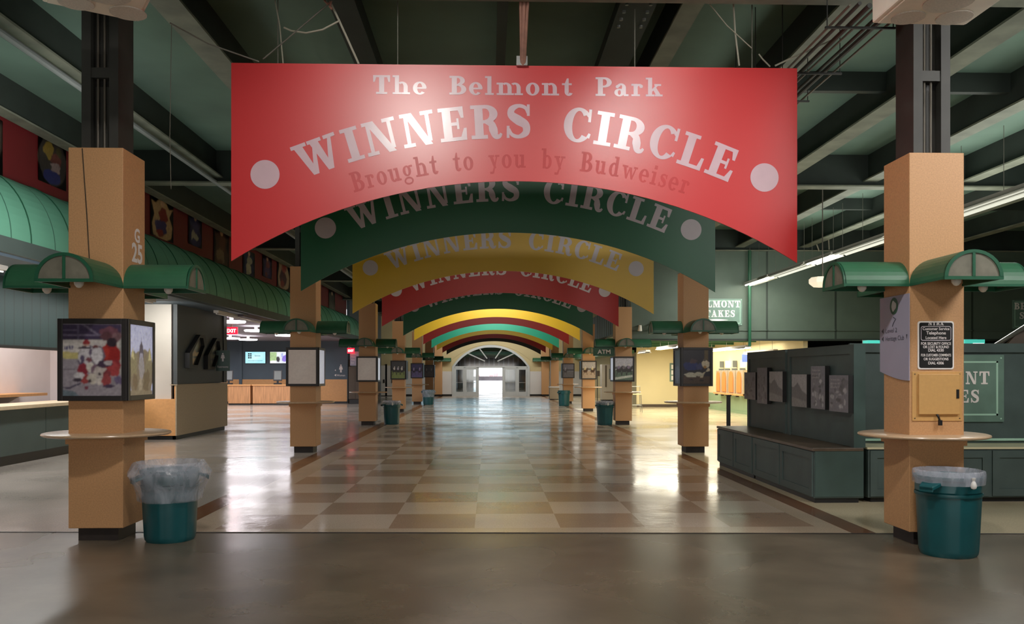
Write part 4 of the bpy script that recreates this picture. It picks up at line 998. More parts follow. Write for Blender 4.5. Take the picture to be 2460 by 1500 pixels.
# fluorescent strips under the awning
for y0, y1, lab in ((11.9,13.84,'white fluorescent strip under the awning beside the G 25 canopies'),(17.6,19.9,'white fluorescent strip under the awning near the white pier'),(23.4,27.9,'long white fluorescent strip under the awning at the corridor opening')):
    x = -7.75 if y0 < 20 else -7.42
    t = thing('fluorescent_strip', lab, 'strip light', (x,(y0+y1)/2,3.30), group='fluorescent strips under the awning')
    L_ = (y1-y0)/2; MB().box((-.07,-L_,-.01),(.07,L_,.06)).build('housing', 'white_paint', t); MB().tube([(0,-L_+.03,-.03),(0,L_-.03,-.03)], .018, 8).build('tube', 'white_gloss', t)
# cream doors in the end wall, left of the arch
for k, (pa, pb) in enumerate(((905,926),(930,946))):
    xa, xb = atY(pa,900,YE).x, atY(pb,900,YE).x
    o = struct('door_%d' % (5+k), MB().box((xa,YE-.06,.05),(xb,YE-.02,2.2)), 'white_paint'); MB().box((xa-.09,YE-.07,0),(xa,YE-.02,2.3)).build('frame', 'black', o); MB().box((xb,YE-.07,0),(xb+.09,YE-.02,2.3)).build('frame', 'black', o); MB().box((xb-.14,YE-.10,.95),(xb-.05,YE-.06,1.2)).build('handle', 'black', o)
# ------------------------------------------------------------------ RIGHT: display kiosks
def panel_front(t, x, ya, yb, z0, z1, m='kiosk', nx=-1, name='door'):
    """recessed shaker-style door lying in an X plane"""
    e = .09; b_ = MB(); d = .022*nx
    for (y0,za,y1,zb) in ((ya,z0,ya+e,z1),(yb-e,z0,yb,z1),(ya+e,z0,yb-e,z0+e),(ya+e,z1-e,yb-e,z1)): b_.box((x,y0,za),(x+d,y1,zb))
    b_.box((x,ya+e,z0+e),(x+d*.3,yb-e,z1-e)); return rel(b_, t).build(name, m, t)
XK = 4.12; XU = 4.66
for k, (ya, yb, lab) in enumerate(((10.72,13.18,'dark grey panelled display bench with three photo boards, closer module'),(13.22,15.25,'dark grey panelled display bench with three photo boards, farther module'))):
    t = thing('display_bench', lab, 'display bench', (4.7,ya,0), group='dark display benches along the hall')
    rel(MB().box((XK,ya,.06),(4.76,yb,.66)), t).build('bench_box', 'kiosk', t, bevel=.006)
    rel(MB().box((XK-.025,ya-.02,.66),(4.75,yb+.01,.70)), t).build('bench_top', 'kiosk_top', t, bevel=.005)
    ym = (ya+yb)/2
    panel_front(t, XK, ya+.02, ym-.02, .08, .65); panel_front(t, XK, ym+.02, yb-.02, .08, .65)
    rel(MB().box((XK+.02,ya+.02,0),(4.7,yb-.02,.06)), t).build('caster_base', 'black', t)
    bk = rel(MB().box((XU,ya+.04,.70),(4.79,yb-.02,2.02)), t).build('back_panel', 'kiosk', t, bevel=.006)
    e = .10; b_ = MB(); y0, y1 = ya+.04, yb-.02
    for (p0,za,p1,zb) in ((y0,.70,y0+e,2.02),(y1-e,.70,y1,2.02),(y0+e,1.90,y1-e,2.02)): b_.box((XU-.02,p0,za),(XU,p1,zb))
    rel(b_, t).build('panel_frame', 'kiosk', bk)
    if k == 0: rel(MB().box((XK+.01,ya-.012,.08),(4.75,ya,.66)), t).build('end_panel', 'kiosk_green', t); rel(MB().box((XU-.02,ya+.02,.70),(4.79,ya+.04,2.02)), t).build('end_panel', 'kiosk_green', t)
boards = [(1788,1815,895,960,'dark photo board farthest along the display bench'),(1819,1843,884,970,'tall narrow dark photo board on the farther bench'),(1848,1880,893,965,'grey photo board of a hillside on the farther bench'),(1902,1938,900,978,'grey photo board with pale sky on the closer bench'),(1948,1982,880,983,'tall photo board of a crowd with white lettering, closer bench'),(1992,2038,902,990,'wide photo board of a crowd nearest the bench end')]
r = random.Random(31)
for k, (pa, pb, p0, p1, lab) in enumerate(boards):
    xb_ = XU-.085; ya, yb = atX(pb,930,xb_).y, atX(pa,930,xb_).y; pm = (pa+pb)/2; zt, zb = atX(pm,p0,xb_).z, atX(pm,p1,xb_).z; w = yb-ya; h = zt-zb
    t = thing('photo_board', lab, 'photo board', (XU-.02,(ya+yb)/2,(zt+zb)/2), group='mounted photo boards on the display benches')
    MB().box((-.065,-w/2,-h/2),(0,w/2,h/2)).build('board', 'black', t)
    ls = [(FULL,(112,112,122))]
    if k in (2,3): ls = [(FULL,(160,158,160)), ([(0,0),(1,0),(1,.4),(.7,.5),(.4,.75),(.15,.6),(0,.62)],(96,96,98)), ([(0,0),(1,0),(1,.18),(0,.3)],(128,128,128))]
    else:
        for i in range(26): ls.append((blob(r.uniform(.1,.9),r.uniform(.08,.85),r.uniform(.04,.12),r.uniform(.03,.10),9,.4,r), (lambda g: (g,g,g+6))(r.choice([64,80,96,140,166,180]) if k in (4,5) else r.choice([76,86,120,132]))))
    picture('photo_print', t, (-.0655,w/2,-h/2), (0,-w,0), (0,0,h), ls, 'print')
    if k >= 4:
        for i in range(3): m_ = MB(); put_text(m_, ['The Belmont Stakes','was first run in 1867','at Jerome Park'][i], (-.0685,w/2-.05,h/2-.07-.05*i), (0,-1,0), (0,0,1), .026, align='l'); m_.build('lettering', 'letter_dull', t)
# kiosk facing the entrance
YK = 10.75
t = thing('sign_kiosk', 'dark grey-green kiosk facing the entrance with a big framed green sign', 'kiosk', (6.8,YK,0))
x0, x1 = 4.83, 9.6
rel(MB().box((x0,YK,.06),(x1,YK+.75,.68)), t).build('bench_box', 'kiosk', t, bevel=.006); rel(MB().box((x0-.02,YK-.02,.68),(x1,YK+.6,.705)), t).build('bench_top', 'chrome_line', t)
for k in range(3):
    a = x0+.02+1.58*k; b = a+1.54; e = .09; b_ = MB()
    for (p0,za,p1,zb) in ((a,.08,a+e,.66),(b-e,.08,b,.66),(a+e,.08,b-e,.17),(a+e,.57,b-e,.66)): b_.box((p0,YK-.02,za),(p1,YK,zb))
    rel(b_, t).build('door', 'kiosk', t)
rel(MB().box((x0,YK+.6,.705),(x1,YK+1.1,2.03)), t).build('back_panel', 'kiosk', t, bevel=.006); rel(MB().box((x0,YK+.57,.74),(x1,YK+.6,.77)), t).build('rail', 'sign_rim', t)
rel(MB().box((x0,YK+.56,1.93),(x1,YK+.6,2.05)), t).build('cornice', 'kiosk', t); rel(MB().box((x0+.05,YK+.05,0),(x1,YK+.7,.06)), t).build('base', 'black', t)
def stakes_sign(name, lab, y, xa, xb, za, zb, cap, group, sub=False, border=.05):
    cx_ = (xa+xb)/2; w = xb-xa; h = zb-za; t = thing(name, lab, 'sign', (cx_,y,(za+zb)/2), group=group)
    MB().box((-w/2,0,-h/2),(w/2,.03,h/2)).build('sign_board', 'sign_green', t)
    m_ = MB(); i_ = border; tk = max(.012, border*.28)
    for (a,b,c_,d_) in ((-w/2+i_,-h/2+i_,w/2-i_,-h/2+i_+tk),(-w/2+i_,h/2-i_-tk,w/2-i_,h/2-i_),(-w/2+i_,-h/2+i_,-w/2+i_+tk,h/2-i_),(w/2-i_-tk,-h/2+i_,w/2-i_,h/2-i_)): m_.box((a,-.006,b),(c_,0,d_))
    for sx in (-1,1):
        for sz in (-1,1): m_.lathe([(.001,0),(.02,0)], (0,0,0), 3, cap=False) if False else m_.face([(sx*(w/2-i_*.5)+.012*math.cos(k*PI/4),-.004,sz*(h/2-i_*.5)+.012*math.sin(k*PI/4)) for k in range(8)])
    m_.build('border_line', 'sign_rim', t)
    m_ = MB(); up = .12*h if sub else .02*h
    slab_text(m_, 'BELMONT', lambda u, v: (u,-.008,up+cap*.22+v), cap, cap*6.9, gap=.16); m_.build('lettering', 'ink_white', t); m_ = MB(); slab_text(m_, 'STAKES', lambda u, v: (u,-.008,up-cap*1.22+v), cap, cap*5.3, gap=.16)
    if sub:
        m_.build('lettering', 'ink_white', t); m_ = MB(); m_.face([(-.22*w+.44*w*k/20, -.008, -.30*h+.035*h*math.sin(PI*k/20)) for k in range(21)]+[(.22*w-.44*w*k/20, -.008, -.30*h-.035*h*math.sin(PI*k/20)) for k in range(21)])
    m_.build('scroll_ornament' if sub else 'lettering', 'ink_white', t); return t
yb_ = YK+.57
stakes_sign('framed_sign', 'large framed green sign on the dark kiosk facing the entrance', yb_, atY(2131,900,yb_).x, atY(2412,900,yb_).x, atY(2300,1014,yb_).z, atY(2300,853,yb_).z, .172, None, border=.085)
yh = 27.38
a, b = atY(1664,750,yh), atY(1783,750,yh)
stakes_sign('framed_sign', 'small framed green sign high on the dark header wall behind the second column', yh, a.x, b.x, atY(1720,782,yh).z, atY(1720,718,yh).z, .215, None, True, .06)
a = atY(2433,750,yh)
stakes_sign('framed_sign', 'small framed green sign on the header wall above the escalator rail', yh, a.x, a.x+1.58, atY(2440,790,yh).z, atY(2440,721,yh).z, .215, None, True, .06)
# header wall and the low room behind it
struct('wall_header', MB().box((4.56,27.42,2.74),(19,27.6,5.62)), 'header_green')
struct('trim_header_line', MB().box((4.56,27.38,3.02),(19,27.42,3.06)), 'header_green'); struct('trim_header_foot', MB().box((4.56,27.36,2.70),(19,27.62,2.76)), 'beam')
struct('ceiling_low_room', MB().box((4.5,27.5,2.98),(19,41.6,3.06)), 'dark_room_ceiling')
for k in range(4): struct('trim_low_%d' % (k+1), MB().box((4.5,29.5+3*k,2.84),(11,29.62+3*k,2.98)), 'canopy_green')
struct('wall_yellow', MB().box((7.2,41.5,0),(10.8,41.65,3.0)), 'yellow_wall'); struct('baseboard_yellow', MB().box((7.2,41.46,0),(10.8,41.5,.13)), 'brown')
XS = 10.25
struct('wall_side_upper', MB().box((XS,27.6,.75),(XS+.15,41.5,3.0)), 'yellow_wall'); struct('wall_side_lower', MB().box((XS-.02,27.6,0),(XS+.13,41.5,.75)), 'green_low'); struct('baseboard_side', MB().box((XS-.05,27.6,0),(XS-.02,41.5,.10)), 'green_low')
struct('wall_right_far', MB().box((7.4,41.6,0),(7.55,YE,2.7)), 'beige_wall'); struct('wall_right_far_upper', MB().box((7.4,36.9,2.98),(7.55,YE,5.6)), 'slats')
struct('trim_right_far', MB().box((6.2,41.6,2.62),(7.1,YE,2.78)), 'canopy_green')
# small framed window on the yellow wall
t = thing('notice_window', 'small green-framed notice window on the yellow wall beside the baseball box', 'frame', atY(1619,895,41.46))
MB().box((-.20,0,-.45),(.3,.04,.45)).build('frame', 'sign_green', t); m_ = MB()
for k in range(3): m_.box((-.13,-.004,-.38+.27*k),(.26,0,-.17+.27*k))
m_.build('pane', 'white_gloss', t)
# orange ticket kiosks on the side wall
for k, (pa, pb) in enumerate(((1783,1768),(1764,1749),(1746,1733),(1731,1720))):
    ya, yb2 = atX(pa,900,XS-.25).y, atX(pb,900,XS-.25).y; w = (yb2-ya)*.92
    t = thing('ticket_kiosk', ['orange arched wall panel unit closest to the dark bench','orange arched wall panel unit second from the dark bench','orange arched wall panel unit third from the dark bench','orange arched wall panel unit half behind the second column'][k], 'ticket machine', (XS-.02,(ya+yb2)/2,.75), group='orange units along the side wall')
    MB().box((-.22,-w/2-.08,0),(0,w/2+.08,1.02)).build('housing', 'laminate', t, bevel=.01)
    m_ = MB(); m_.prism([(-.225,-w*.36,.12),(-.225,w*.36,.12),(-.225,w*.36,.72),(-.225,w*.24,.92),(-.225,0,.98),(-.225,-w*.24,.92),(-.225,-w*.36,.72)], (-.03,0,0)); m_.build('arched_panel', 'orange_panel', t)
    MB().box((-.34,-w/2-.08,.0),(0,w/2+.08,.07)).build('ledge', 'orange_ply', t); MB().box((-.16,-.04,1.14),(0,.04,1.42)).build('lamp', 'white_lit' if k % 2 == 0 else 'gray_rail', t); MB().box((-.2,-.05,1.02),(0,.05,1.10)).build('lamp_neck', 'gray_rail', t)
    MB().box((-.36,-.05,-.06),(-.25,.05,.0)).build('latch', 'black', t)
# ceiling fluorescents in the low room
def tube_fixture(lab, p0, p1, mats, name='tube_light', hang=None, w=.16, body='white_paint', wing='white_gloss', group='fluorescent fixtures on the kiosk side'):
    p0 = Vector(p0); p1 = Vector(p1); c_ = (p0+p1)/2; t = thing(name, lab, 'strip light', c_, group=group)
    d = (p1-p0); L_ = d.length; d.normalize(); rz = math.atan2(d.y, d.x); t.rotation_euler = (0,0,rz)
    MB().box((-L_/2,-w/2,-.01),(L_/2,w/2,.06)).build('housing', body, t)
    for s in (-1,1): m_ = MB(); m_.prism([(-L_/2,s*w/2,-.01),(-L_/2,s*w*.75,-.05),(-L_/2,s*w*.75,-.04),(-L_/2,s*w/2,.0)], (L_,0,0)); m_.build('reflector_wing', wing, t)
    n_ = len(mats); seg = L_/n_
    for i, m in enumerate(mats):
        a = -L_/2+seg*i+.03
        for s in (-1,1): MB().tube([(a,s*w*.28,-.03),(a+seg-.06,s*w*.28,-.03)], .02, 8).build('tube', m, t)
    if hang:
        for x in (-L_*.4,0,L_*.4): MB().tube([(x,0,.06),(x,0,hang-c_.z)], .005, 5).build('hanger_wire', 'cable', t)
    return t
def onZ(px, py, z): return atZ(px, py, z)
tube_fixture('twin white fluorescent fixture under the low ceiling between column and dark bench', (8.5,27.8,2.53), (8.5,32.9,2.50), ['tube_lit','tube_warm'], hang=2.98)
tube_fixture('cream fluorescent fixture just above the dark bench top', (9.75,28.8,2.42), (9.75,32.2,2.40), ['tube_warm'], hang=2.98)
tube_fixture('slanted fluorescent fixture on the low ceiling beside the baseball box', (6.3,28.1,2.58), (6.3,31.6,2.54), ['tube_lit','tube_warm'], hang=2.98)
tube_fixture('unlit dark fixture on the low ceiling near the third column', (5.8,31.0,2.44), (5.8,32.6,2.44), ['gray_rail'], hang=2.98)
# long run of hanging fluorescents
XR = 8.3; ZR = 4.5
runs = [(24.9,27.2,['tube_lit'],'header-wall end'),(22.0,24.8,['tube_off'],'unlit, second from the header wall'),(20.2,21.9,['tube_lit'],'lit, third from the header wall'),(17.4,20.1,['tube_off'],'unlit, by the hall side of the black-notice column'),(15.2,17.3,['tube_lit'],'lit, above the sign kiosk'),(12.0,15.1,['tube_off'],'unlit, over the kiosk closest to the entrance')]
for y0, y1, ms, lab in runs:
    tube_fixture('hanging fluorescent trough, %s' % lab, (XR,y0,ZR), (XR,y1,ZR), ms, name='fluorescent_trough', hang=5.65, w=.26, body='trough_gray', wing='tube_off', group='hanging fluorescent troughs in one long line')
t = thing('octagon_light', 'pale octagonal light box beside the black-notice column canopy', 'light', atY(1976,678,18.2)); 
MB().lathe([(.20,-.10),(.30,-.02),(.30,.05),(.24,.10)], (0,0,0), 8).build('light_box', 'oct_lit', t); MB().tube([(0,0,.1),(0,0,5.7-t.location.z)], .012, 6).build('stem', 'conduit', t)
for px, py, lab in ((1537,788,'small white spotlight on the dark wall closer to the third column'),(1563,784,'small white spotlight on the dark wall nearer the second column')):
    q = atY(px,py,27.3); t = thing('spotlight', lab, 'spotlight', q, group='spotlights on the dark header wall'); MB().tube([(0,-.02,-.10),(0,-.06,.08)], [.07,.045], 12).build('lamp_head', 'bulb', t); MB().box((-.02,-.05,.06),(.02,.12,.10)).build('bracket', 'black', t)
# standpipe by the header wall, and conduit
q0 = atY(1802,600,27.2); q1 = atY(1802,832,27.2)
o = MB().tube([(q0.x,27.25,5.6),(q0.x,27.25,q1.z)], .05, 10).build('standpipe', 'canopy_rim'); tag(o, 'thin dark green vertical pipe running down the header wall', 'pipe')
o = MB().tube([(atY(1968,590,27.2).x,27.2,5.58)]+[atY(px,py,26.9) for px,py in ((1945,540),(1965,545),(1985,535),(1990,560),(1992,600))], .02, 6).build('electric_flex', 'cable_light'); tag(o, 'pale looping cord hanging beside the red banner edge', 'cable')
# escalator rail
p0, p1 = atY(2392,830,13.0), atY(2462,786,12.6); d = p1-p0; p2 = p0+d*3.2
t = thing('escalator', 'escalator balustrade with a metal handrail rising behind the sign kiosk', 'escalator', (p0.x,13,0))
q = [p0-d*.8, p0, p1, p2]
rel(MB().tube(q, .035, 10), t).build('handrail', 'steel_bright', t)
m_ = MB(); m_.prism([(p0.x-d.x*.8,12.9,.0),(p2.x,12.5,.0),(p2.x,12.5,p2.z-.06),(p0.x-d.x*.8,12.9,p0.z-d.z*.8-.06)], (0,.06,0)); rel(m_, t).build('balustrade_panel', 'brown', t)
m_ = MB(); m_.prism([(p0.x-d.x*.8,13.0,.0),(p2.x,12.6,.0),(p2.x,12.6,p2.z-.7),(p0.x-d.x*.8,13.0,.1)], (0,1.0,0)); rel(m_, t).build('stair_truss', 'steel', t)
# teal lit boxes behind the kiosks
for pa, pb, p0_, p1_, lab in ((2086,2124,818,831,'glowing teal sign box beyond the kiosks, hall side of the column'),(2318,2366,816,831,'glowing teal sign box beyond the kiosks, next to the escalator rail')):
    a = atY(pa,p1_,20.0); b = atY(pb,p0_,20.0); t = thing('teal_sign_box', lab, 'sign box', ((a.x+b.x)/2,20,(a.z+b.z)/2), group='teal lit boxes'); w = (b.x-a.x)/2; h = (b.z-a.z)/2
    MB().box((-w,0,-h),(w,.3,h)).build('lit_face', 'teal_lit', t); MB().box((-w,.3,-h-.02),(w,.34,h+.02)).build('back', 'gray_rail', t); MB().box((-w*.2,-.004,-h*.9),(w*.9,0,-h*.2)).build('lettering_bar', 'white_lit', t); MB().box((-.05,.12,-t.location.z),(.05,.22,-h)).build('post', 'black', t)
q = atY(1790,862,29.0); t = thing('blue_tag_sign', 'small blue sign hanging from the twin fluorescent fixture', 'sign', q); MB().box((-.11,-.01,-.12),(.11,.01,.14)).build('sign_plate', 'blue_lit', t); MB().tube([(0,0,.14),(0,0,2.98-q.z)], .006, 5).build('hanger_wire', 'cable', t)
# stanchion, stool, vending machine, ATM sign
q = atY(1750,952,17.6); t = thing('stanchion', 'black square post standing behind the dark display bench', 'post', (q.x,17.6,0)); MB().box((-.035,-.035,.03),(.035,.035,1.18)).build('post', 'black', t, bevel=.004); MB().box((-.18,-.18,0),(.18,.18,.03)).build('base', 'black', t); MB().box((-.05,-.05,1.18),(.05,.05,1.2)).build('cap', 'black', t)
q = atY(1528,990,36.0); t = thing('bar_stool', 'thin-legged pale metal stool frame before the yellow wall', 'stool', (q.x,36.0,0)); 
for sx in (-1,1):
    for sy in (-1,1): MB().tube([(sx*.22,sy*.2,0),(sx*.18,sy*.16,.74)], .014, 6).build('leg', 'steel_bright', t)
MB().box((-.21,-.19,.74),(.21,.19,.77)).build('seat', 'yellow_wall', t); m_ = MB(); m_.tube([(-.2,.18,.3),(.2,.18,.3)], .012, 6); m_.tube([(-.2,-.18,.3),(.2,-.18,.3)], .012, 6); m_.build('footrest', 'steel_bright', t); m_ = MB(); m_.tube([(-.19,.17,.76),(-.2,.2,1.08),(.2,.2,1.08),(.19,.17,.76)], .014, 6); m_.build('backrest', 'steel_bright', t)
q = atY(1461,950,49.0); t = thing('vending_machine', 'tall beige vending machine seen between the third and fourth kiosk-side columns', 'vending machine', (q.x+.05,49,0)); MB().box((-.42,0,.12),(.42,.7,2.15)).build('cabinet_body', 'vending', t, bevel=.01); MB().box((-.22,-.02,.85),(-.14,0,2.1)).build('door_gap', 'brown', t); MB().box((-.40,.02,0),(.40,.68,.12)).build('base', 'black', t); MB().box((.0,-.02,1.3),(.3,0,1.9)).build('display_panel', 'gray_rail', t)
t = thing('atm_sign', 'dark green hanging sign with white capital letters under a canopy', 'sign', (RX-CW/2-.36,colsR[2][1]+.06,2.33))
MB().box((-.34,-.02,-.13),(.34,.02,.14)).build('sign_board', 'canopy_rim', t, bevel=.004); m_ = MB(); put_text(m_, 'ATM', (0,-.022,-.06), (1,0,0), (0,0,1), .13, .42, bold=.03); m_.build('lettering', 'ink_white', t); MB().box((-.3,-.01,.14),(.3,.01,.17)).build('bracket', 'black', t)
# end-wall leaf on the right, seen between the columns
q = atY(1418,905,YE-.05); t = thing('poster_stand', 'small dark sign fixed beside the fourth kiosk-side column', 'sign', atY(1435,897,50)); MB().box((-.12,-.02,-.18),(.14,.02,.14)).build('sign_board', 'brown', t); MB().tube([(0,0,-.18),(0,0,-t.location.z)], .02, 6).build('post', 'black', t)

# ------------------------------------------------------------------ on the first right column
x_, y_ = colsR[0]
q0, q1 = atY(2205,888,y_-.01), atY(2292,772,y_-.01); w = q1.x-q0.x; h = q1.z-q0.z
t = thing('notice_sign', 'black notice with white border and lettering on the tan column', 'sign', ((q0.x+q1.x)/2,y_-.002,(q0.z+q1.z)/2))
def rrect(w, h, r_, n=6):
    pts = []
    for cx_, cz_, a0 in ((w/2-r_,h/2-r_,0),(-w/2+r_,h/2-r_,90),(-w/2+r_,-h/2+r_,180),(w/2-r_,-h/2+r_,270)):
        for k in range(n+1): a = math.radians(a0+90*k/n); pts.append((cx_+r_*math.cos(a), cz_+r_*math.sin(a)))
    return pts
MB().prism([(a,0,b) for a, b in rrect(w,h,.025)], (0,-.006,0)).build('border', 'ink_white', t); MB().prism([(a,-.006,b) for a, b in rrect(w-.028,h-.028,.018)], (0,-.002,0)).build('sign_plate', 'black', t)
m_ = MB(); yy = -.0095
slab_text(m_, 'NYRA', lambda u, v: (u,yy,h*.415+v), .036, .15, gap=.12)
m_.build('heading_lettering', 'ink_white', t); m_ = MB()
for z, s_, cap, wd in ((.315,'Customer Service',.026,.26),(.225,'Telephone',.030,.19),(.13,'Located Here',.026,.20),(.01,'FOR SECURITY OFFICE',.024,.29),(-.06,'OR LOST & FOUND',.024,.25),(-.13,'DIAL 4330',.026,.15),(-.23,'FOR CUSTOMER COMMENTS',.024,.29),(-.31,'OR SUGGESTIONS',.024,.24),(-.395,'DIAL 4306',.026,.15)): put_text(m_, s_, (0,yy,h*z), (1,0,0), (0,0,1), cap, wd, bold=.015); m_.build('lettering', 'ink_white', t); m_ = MB()
m_ = MB(); a, b = rrect(w*.84,h*.30,.02), rrect(w*.84-.012,h*.30-.012,.016)
for i in range(len(a)): j = (i+1) % len(a); m_.face([(a[i][0],-.0087,a[i][1]+h*.245),(a[j][0],-.0087,a[j][1]+h*.245),(b[j][0],-.0087,b[j][1]+h*.245),(b[i][0],-.0087,b[i][1]+h*.245)])
m_.build('inner_border', 'letter_dull', t)
# access panel
q0, q1 = atY(2192,1012,y_-.01), atY(2312,893,y_-.01); w = min(q1.x-q0.x, .50); h = q1.z-q0.z
t = thing('access_panel', 'tan metal access panel with a black latch and padlock on the column', 'access panel', (x_,y_-.002,(q0.z+q1.z)/2))
MB().box((-w/2,-.006,-h/2),(w/2,0,h/2)).build('back_plate', 'panel_door', t, bevel=.002)
dw, dh = .395, .385
d_ = MB().box((-dw/2+.01,-.03,-dh/2+.02),(dw/2+.01,-.006,dh/2+.02)).build('door', 'panel_door', t, bevel=.004); MB().box((dw/2-.025,-.036,-.02),(dw/2+.0,-.03,.065)).build('latch', 'black', d_)
m_ = MB(); m_.tube([(-.01,-.02,-dh/2+.02),(-.005,-.035,-dh/2-.0),(.012,-.03,-dh/2-.04)], .010, 8); m_.box((.0,-.045,-dh/2-.085),(.03,-.02,-dh/2-.035)); m_.build('padlock', 'black', t)
m_ = MB()
for sx in (-1,1):
    for sz in (-1,1): m_.tube([(sx*(w/2-.025),-.006,sz*(h/2-.025)),(sx*(w/2-.025),-.010,sz*(h/2-.025))], .006, 8)
m_.build('screw', 'brown', t)
# lavender direction board on the hall-side face
xf = x_-CW/2-.004
t = thing('direction_board', 'lavender-grey direction board with round emblem on the hall-side face of the tan column', 'sign', (xf,y_+CW/2,1.9))
zt, zb = atX(2190,704,xf).z-1.9, atX(2190,915,xf).z-1.9; zl = atX(2128,893,xf).z-1.9
ya, yb = -CW/2-.015, CW/2+.06
pts = [(ya,zt),(yb,zt),(yb,zl)]+[(yb-(yb-ya)*k/8, zl+(zb-zl)*math.sin(PI/2*k/8)) for k in range(1,9)]
MB().prism([(0,a,b) for a, b in pts], (-.008,0,0)).build('board', 'lavender', t)
m_ = MB(); m_.face([(-.010,.02-.085*math.cos(2*PI*k/28),zt-.10+.085*math.sin(2*PI*k/28)) for k in range(28)]); m_.build('emblem_ring', 'canopy_rim', t); m_ = MB(); m_.face([(-.0105,.02-.05*math.cos(2*PI*k/28),zt-.10+.05*math.sin(2*PI*k/28)*(1+.2*math.cos(6*PI*k/28))) for k in range(28)]); m_.build('emblem', 'far_white', t)
for z, s_, wd in ((.36,'Level 2',.24),(.44,'Heritage Club',.38)):
    m_ = MB(); put_text(m_, s_, (-.010,yb-.13,zt-z), (0,-1,0), (0,0,1), .045, wd, 'l'); m_.build('lettering', 'ink_dark', t); m_ = MB(); m_.face([(-.010,yb-.04,zt-z+.022),(-.010,yb-.085,zt-z+.05),(-.010,yb-.085,zt-z-.005)]); m_.build('arrow', 'ink_dark', t)
m_ = MB(); m_.face([(-.010,-.24,zt-.44),(-.010,-.225,zt-.39),(-.010,-.255,zt-.39)]); m_.build('arrow', 'ink_dark', t); m_ = MB()
m_.tube([(-.010,.03,zt-.21),(-.010,-.02,zt-.23),(-.010,.03,zt-.27),(-.010,.05,zt-.30)], .004, 5); m_.build('wheelchair_symbol', 'ink_dark', t)

# ------------------------------------------------------------------ ceiling hardware
def cable(name, pts, rad, m, lab, cat='cable'):
    return tag(MB().tube(pts, rad, 6).build(name, m), lab, cat)
cable('hanging_cable', [atY(408,55,8.9), atY(500,105,9.15), atY(622,148,9.3)], .008, 'cable', 'thin cable slanting from the beam to the upper corner of the red banner')
cable('hanging_cable', [atY(790,8,9.25), atY(700,85,9.3), atY(632,142,9.33)], .008, 'cable', 'thin brace wire crossing down to the banner corner from the hook')
cable('hanging_cable', [atY(655,-30,9.3), atY(672,62,9.32), atY(680,152,9.34)], .008, 'cable_light', 'pale upright hanger wire above the banner corner')
cable('hanging_cable', [atY(682,66,9.3), atY(700,74,9.3), atY(735,79,9.3), atY(775,71,9.3), atY(815,50,9.3)], .010, 'cable_light', 'drooping pale cable looped between two hanger wires')
cable('hanging_cable', [atY(792,2,9.3), atY(815,50,9.32), atY(862,154,9.34)], .012, 'cable_light', 'slanted pale hanger rod meeting the banner top left of the title')
cable('hanging_cable', [atY(412,60,8.9), atY(410,200,8.92), atY(408,330,8.95), atY(411,455,9.0)], .004, 'cable', 'long thin wire dangling beside the steel column')
cable('hanging_cable', [atY(1705,10,9.2), atY(1745,60,9.3), atY(1806,116,9.32)], .006, 'cable_light', 'thin crossed wire above the banner on the kiosk side')
cable('hanging_cable', [atY(1760,-20,9.2), atY(1766,78,9.32), atY(1776,158,9.34)], .010, 'cable_light', 'pale upright hanger rod over the last letter of the banner')
cable('hanging_cable', [atY(1862,158,9.34), atY(1900,140,9.36), atY(2010,92,9.4)], .010, 'cable_light', 'tilted rod from the banner corner up to the conduit rack')
cable('hanging_cable', [atY(1823,130,9.3), atY(1832,142,9.32), atY(1850,160,9.34)], .008, 'cable_light', 'short bent wire end above the banner corner')
cable('hook', [atY(783,-12,9.2), atY(780,2,9.2), atY(787,10,9.2), atY(796,4,9.2), atY(792,16,9.2), atY(798,22,9.2)], .014, 'rust', 'rusty hook holding the hanger wires at the top edge', 'hook')
a = atY(1256,158,9.3); tp = atY(1262,-60,8.9)
t = thing('banner_hanger', 'rusty twin-rod hanger above the centre of the red banner', 'hanger', (a.x,9.3,a.z))
for dx, dz in ((-.05,0),(.0,0),(.055,0)): rel(MB().tube([(a.x+dx*.3,9.3,a.z),(tp.x+dx*1.2,8.9,ZC)], .022 if dx == 0 else .016, 8), t).build('rod', 'rust', t)
rel(MB().box((a.x-.07,9.28,a.z),(a.x+.05,9.32,a.z+.10)), t).build('clamp', 'steel_bright', t)
# conduit rack
t = thing('conduit_rack', 'rack of dark conduits on trapeze hangers above the banner corner', 'conduit rack', (3.6,15,5.1))
for k in range(7):
    x = 3.42+.095*k; rel(MB().tube([(x,8.0,5.14+.02*(k%2)),(x,27.0,5.14+.02*(k%2))], .013+.006*(k%3), 8), t).build('conduit', 'steel' if k % 3 else 'conduit', t)
for y in (8.45,9.75,10.75,11.6,13.5,16,19,22,25):
    m_ = MB(); m_.box((3.36,y-.012,5.10),(4.07,y+.012,5.12)); m_.tube([(3.38,y,5.1),(3.38,y,ZC)], .006, 5); m_.tube([(4.05,y,5.1),(4.05,y,ZC)], .006, 5); rel(m_, t).build('trapeze_hanger', 'steel_dark', t)
# long pipe under the ceiling, left
o = MB().tube([(-5.68,-1,5.62),(-5.68,61,5.62)], .045, 10).build('ceiling_pipe', 'gray_rail'); tag(o, 'long pale pipe running along the ceiling beam on the counter side', 'pipe')
